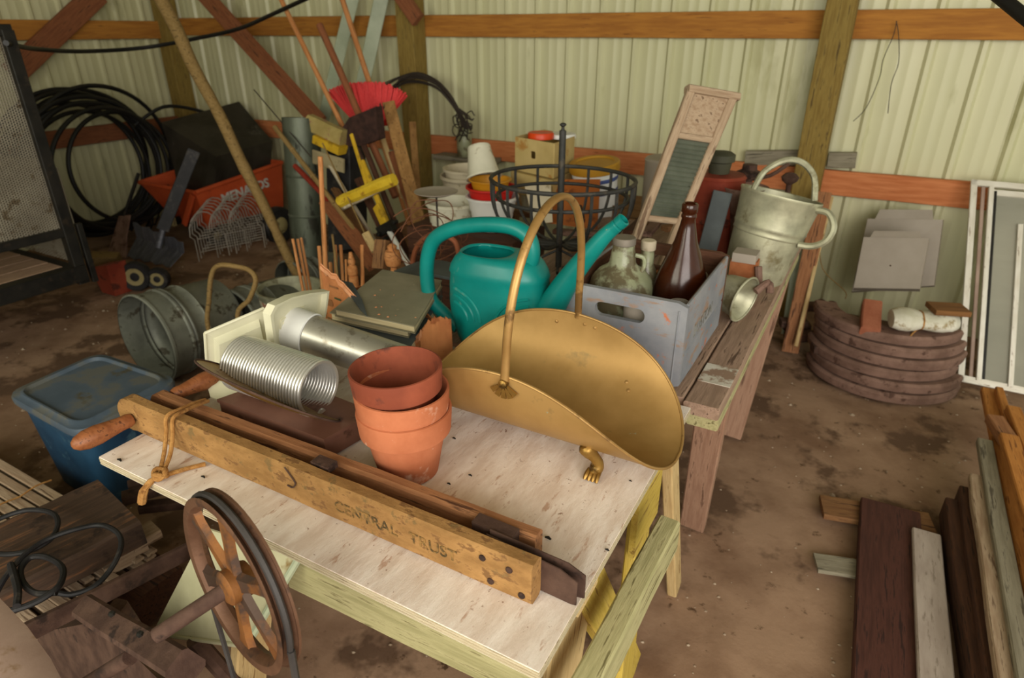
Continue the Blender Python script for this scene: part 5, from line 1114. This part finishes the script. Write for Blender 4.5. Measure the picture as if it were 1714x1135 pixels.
# cream panel under the table
P_ = [YP(345, 885, .64), YP(500, 935, .64), YP(412, 1082, .54), YP(255, 1060, .56)]
t = thing('painted_sheet', 'cream painted steel panel with rust line behind the pulley', 'panel', sum(P_, V())/4-V((0, 0, .15)))
obj('sheet', MB().hexa([p+V((0, .004, 0)) for p in P_]+P_), m_creampanel, t)
rod('folded_edge', [P_[1], P_[2]], .008, m_trim, t); rod('folded_edge', [P_[2], P_[3]], .005, m_creampanel, t)
rod('lower_leg', [P_[3].lerp(P_[2], .5), (-1.05, .62, 0)], .02, m_rust, t)

# ================================================================ RIGHT SIDE
# curved iron segments stack
for i in range(6):
    z = .0+.054*i; cxx, cyy, rr_ = .245-.004*i+.012*sin(i*2.3), 3.50+.012*i, .335-.002*i
    s = thing('curved_segment', ('lowest', 'second from bottom', 'third from bottom', 'third from top', 'second from top', 'topmost')[i]+' curved rusty iron segment in the stack by the wall', 'iron segment', (cxx, cyy, z), 'stacked curved iron segments')
    rows = []; a0, a1 = radians(187+2*sin(i)), radians(350-5*(i % 3))
    for j in range(29):
        a = a0+(a1-a0)*j/28; c_, s_ = cos(a), sin(a); f = lambda r, zz: V((cxx+r*c_*1.05, cyy+r*s_, zz))
        rows.append([f(rr_, z), f(rr_+.004, z+.034), f(rr_-.006, z+.046), f(rr_-.10, z+.046), f(rr_-.105, z+.034), f(rr_-.10, z)])
    m = MB().grid(rows, cu=True); m.f.append(tuple(range(6))); m.f.append(tuple(range(len(m.v)-6, len(m.v))))
    obj('arc', m, m_rustlight, s, smooth=30)
    for j in range(2):
        a = a0-.09; p = V((cxx+(rr_-.03-.05*j)*cos(a)*1.05, cyy+(rr_-.03-.05*j)*sin(a), z+.02)); obj('lug', MB().lathe([(0, -.018), (.018, -.018), (.02, 0), (.018, .018), (0, .018)], 10, frame(p, (0, 0, 1))), m_rust, s)
zt_ = .054*5+.046
p = V((.215, 3.29, zt_)); o = board('red_brick', YP(1466, 482, 3.42), YP(1463, 528, 3.24), .085, .055, m_brick, n=2, jit=.001, ch=.006); o.location.z = zt_+.030; WM[o.name] = o.matrix_world.copy(); tag(o, 'salmon red brick on top of the curved iron segments', 'brick')
t = thing('wrapped_bundle', 'white cloth bundle tied with twine on the iron segments', 'bundle', (.38, 3.36, zt_))
rws = []
for i in range(10):
    f = i/9; c = V((.22+.27*f, 3.30+.10*f, zt_+.055)); hw_ = (.045, .058, .062, .056, .046, .050, .056, .056, .052, .036)[i]
    rws.append([c+V((-.3*hw_*cos(2*pi*j/14), 1.45*hw_*cos(2*pi*j/14), .85*hw_*sin(2*pi*j/14)))+V((0, 0, .006*noise.noise(V((i*1.3, j, 0))))) for j in range(14)])
m = MB().grid(rws, cu=True); m.f.append(tuple(range(14))); m.f.append(tuple(range(len(m.v)-14, len(m.v))))
obj('cloth', m, m_cloth, t, smooth=60)
board('brown_panel', (.37, 3.37, zt_+.112), (.51, 3.42, zt_+.112), .12, .025, wood('brown_bark_panel', '6d4824', '855a30'), t)
rod('twine', [rws[4][j]+V((0, 0, 0)) for j in range(14)], .004, m_rope, t, closed=True, k=3); rod('twine', [rws[4][10], rws[4][10]+V((-.02, -.04, -.01)), rws[4][10]+V((-.03, -.07, -.02))], .004, m_rope, t, k=3)
# grey plastic housings
def housing(lab, q, th):
    s = thing('plastic_housing', lab, 'housing', (q[0]+q[1])/2, 'grey plastic housings'); c = sum(q, V())/4; n_ = (q[1]-q[0]).cross(q[3]-q[0]).normalized()
    if n_.dot(CP-c) < 0: n_ = -n_
    f = [c+(p-c)*.97+n_*th for p in q]; m = MB().hexa(q+f) ; obj('shell', m, m_grey, s, smooth=20)
    tl_, tr2 = f[3], f[2]; k_ = (f[3]-f[0])
    obj('top_lip', MB().hexa([tl_.lerp(tr2, .1)-n_*.03, tl_.lerp(tr2, .88)-n_*.03, tl_.lerp(tr2, .88)-n_*.005, tl_.lerp(tr2, .1)-n_*.005, tl_.lerp(tr2, .14)-n_*.03+k_*.13, tl_.lerp(tr2, .84)-n_*.03+k_*.13, tl_.lerp(tr2, .84)-n_*.01+k_*.13, tl_.lerp(tr2, .14)-n_*.01+k_*.13]), m_grey, s, smooth=20)
    obj('screw_dot', MB().lathe([(.004, 0), (.003, .002), (0, .003)], 8, frame(c+n_*th-(k_*.05), n_)), m_rust, s)
    return s
housing('front grey-beige plastic housing leaning above the brick', [YP(1428, 486, 3.66), YP(1540, 488, 3.66), YP(1556, 402, 3.78), YP(1445, 400, 3.78)], .07)
housing('larger grey-beige housing behind, leaning on the metal wall', [YP(1425, 490, 3.92), YP(1565, 480, 3.92), YP(1580, 368, 4.06), YP(1452, 366, 4.06)], .05)
# plank and stick leaning beside post
stick('leaning_plank', 'grey-brown plank standing against the right post', (1378, 322), 3.85, (1322, 590), 3.5, .012, m_plant2, 'plank', flat=.085)
stick('leaning_strip', 'pale green strip behind the grey-brown plank', (1352, 345), 3.95, (1320, 560), 3.7, .006, m_trim, 'strip', flat=.08)
stick('leaning_strip', 'narrow tan lath leaning right of the grey-brown plank', (1392, 330), 3.9, (1332, 580), 3.45, .008, m_pine, 'strip', flat=.02)
t = rod('loose_wire', [YP(1372, 400, 3.8), YP(1377, 450, 3.75), (0.0, 3.62, .36), YP(1415, 500, 3.55)], .003, m_stick, k=5, n=5); tag(t, 'thin tan wire curling down onto the iron segments', 'wire')
for i in range(7):
    R = random.Random(80+i); x, y = -.26+R.uniform(0, .30), 3.35+R.uniform(0, .55); h = .05+.06*i*(x > -.1)
    o = board('rusty_scrap', (x-.06, y-.02, .03+.045*(i % 4)), (x+.07, y+.03, .04+.045*(i % 4)), .07, .04, (m_rust, m_darkwood)[i % 2], n=2, jit=.004); tag(o, ('rusty', 'dark wooden')[i % 2]+' scrap piece, '+('lowest left', 'second', 'third', 'upper middle', 'low right', 'middle right', 'highest')[i]+' in the heap left of the curved iron segments', 'scrap', 'scrap heap by the iron segments')
# storm window
wbl, wtl = YP(1603, 637, 3.56), YP(1626, 302, 4.08); wrt = V((1, .0, 0)); Wd = .62
upv_ = (wtl-wbl); Lh = upv_.length; upn = upv_.normalized(); nrm = wrt.cross(upn).normalized()
if nrm.y > 0: nrm = -nrm
t = thing('storm_window', 'old aluminium storm window with hazy pane leaning at the right wall', 'window', wbl)
Q_ = lambda x, z, n_=0: wbl+wrt*x+upn*z+nrm*n_
def fb(nm, x0, z0, x1, z1, w_=.03, th=.022, mm=m_winframe, off=0): return board(nm, Q_(x0, z0, off), Q_(x1, z1, off), w_, th, mm, t, upv=nrm, ch=.002)
fb('outer_frame', .012, 0, .012, Lh, .028); fb('outer_frame', Wd, 0, Wd, Lh, .028); fb('outer_frame', 0, Lh-.012, Wd, Lh-.012, .03); fb('outer_frame', 0, .015, Wd, .015, .035)
fb('inner_frame', .085, .02, .085, Lh-.03, .022, .03, m_winframe, .008); fb('inner_frame', .053, .02, .053, Lh-.03, .016, .014, m_pink)
fb('gasket', .103, .03, .103, Lh-.05, .014, .02, m_blackmetal, .006)
fb('inner_frame', .085, Lh-.055, Wd-.03, Lh-.055, .03, .02)
fb('mullion', .215, .02, .215, Lh*.80, .022, .02, m_winframe, .010)
obj('glass_pane', MB().hexa([Q_(.10, .03, -.004), Q_(Wd-.01, .03, -.004), Q_(Wd-.01, Lh-.06, -.004), Q_(.10, Lh-.06, -.004), Q_(.10, .03, 0), Q_(Wd-.01, .03, 0), Q_(Wd-.01, Lh-.06, 0), Q_(.10, Lh-.06, 0)]), m_pane, t)
# lumber at right
def floorboard(nm, lab, p0, p1, z, wd_, th, mt, cat='board', n=4, jit=.001, group=None, dz=0):
    a, b = ZP(*p0, z), ZP(*p1, z); a = V((a.x, a.y, z-th/2)); b = V((b.x, b.y, z-th/2+dz)); b = b+(b-a).normalized()*.5
    o = board(nm, a, b, wd_, th, mt, n=n, jit=jit); return tag(o, lab, cat, group)
floorboard('wide_plank', 'wide dark red-brown plank lying on the floor', (1490, 845), (1495, 1135), .05, .19, .035, m_darkred, 'plank')
floorboard('white_board', 'white painted board lying right of the dark plank', (1551, 889), (1568, 1135), .07, .085, .02, mat('white_washed_board', 'a5968c', 'b8aaa0', '93857a', st=(1, 5, 5), scale=5, rough=.7), 'board')
floorboard('cross_board', 'short tan board lying crosswise behind the dark plank', (1378, 845), (1385, 870), .02, .0, .0, m_lath) if False else None
o = board('cross_board', ZP(1375, 848, .02), ZP(1560, 880, .02), .12, .022, m_oldwood); tag(o, 'short brown board lying crosswise under the wide plank', 'board')
o = board('grey_shingle', ZP(1365, 942, .018), ZP(1450, 955, .018), .085, .014, m_greywood); tag(o, 'small grey wood shingle on the dirt left of the wide plank', 'shingle')
floorboard('dark_timber', 'dark rough timber right of the white board', (1592, 835), (1642, 1135), .10, .04, .09, m_darkwood, 'timber', jit=.004)
floorboard('dark_timber', 'second dark timber, its end next to the tan rough board', (1614, 815), (1664, 1135), .13, .035, .12, m_darkwood, 'timber', jit=.004)
floorboard('rough_board', 'rough-sawn tan board with ragged edge', (1634, 795), (1688, 1135), .17, .045, .03, m_lath, 'board', jit=.004, n=8)
floorboard('grey_green_board', 'grey-green weathered board with dark patch', (1649, 735), (1722, 1135), .19, .05, .03, m_greywood, 'board')
floorboard('new_board', 'leftmost long new orange board', (1655, 650), (1735, 1000), .16, .055, .03, m_orange_wood, 'board')
floorboard('new_board', 'narrow new orange board with blue painted end', (1673, 648), (1740, 860), .19, .03, .03, m_orange_wood, 'board')
floorboard('new_board', 'bright orange board lying on top of the lumber pile', (1690, 727), (1745, 900), .24, .06, .03, m_orange_wood, 'board')
floorboard('new_board', 'rounded orange board at the right frame edge', (1697, 680), (1760, 830), .22, .05, .04, m_orange_wood, 'board')
o = board('short_block', ZP(1664, 702, .20), ZP(1690, 742, .20), .06, .04, m_plant2); tag(o, 'short tan block across the orange boards', 'block')
for i, (x, y) in enumerate(((.95, 2.4), (.85, 1.7))):
    o = board('bearer_block', (.62, y, .045), (1.35, y, .045), .08, .085, m_oldwood); tag(o, ('rear', 'front')[i]+' bearer timber under the lumber pile', 'timber')
# small flecks on tabletop
m = MB(); R = random.Random(2)
for (px_, py_, s) in ((787, 797, .004), (751, 811, .004), (917, 903, .006), (1016, 922, .004), (945, 735, .003), (1055, 806, .003), (760, 735, .004), (340, 800, .005), (200, 772, .006)):
    p = ZP(px_, py_, TZ); m.tube([p+V((-s, 0, s*.5)), p+V((0, s*.3, s*.6)), p+V((s, 0, s*.4))], [s*.3, s*.5, s*.3], 5)
o = obj('debris_flecks', m, m_blackmetal); tag(o, 'dark seed-like specks scattered on the white plywood', 'specks', kind='stuff')
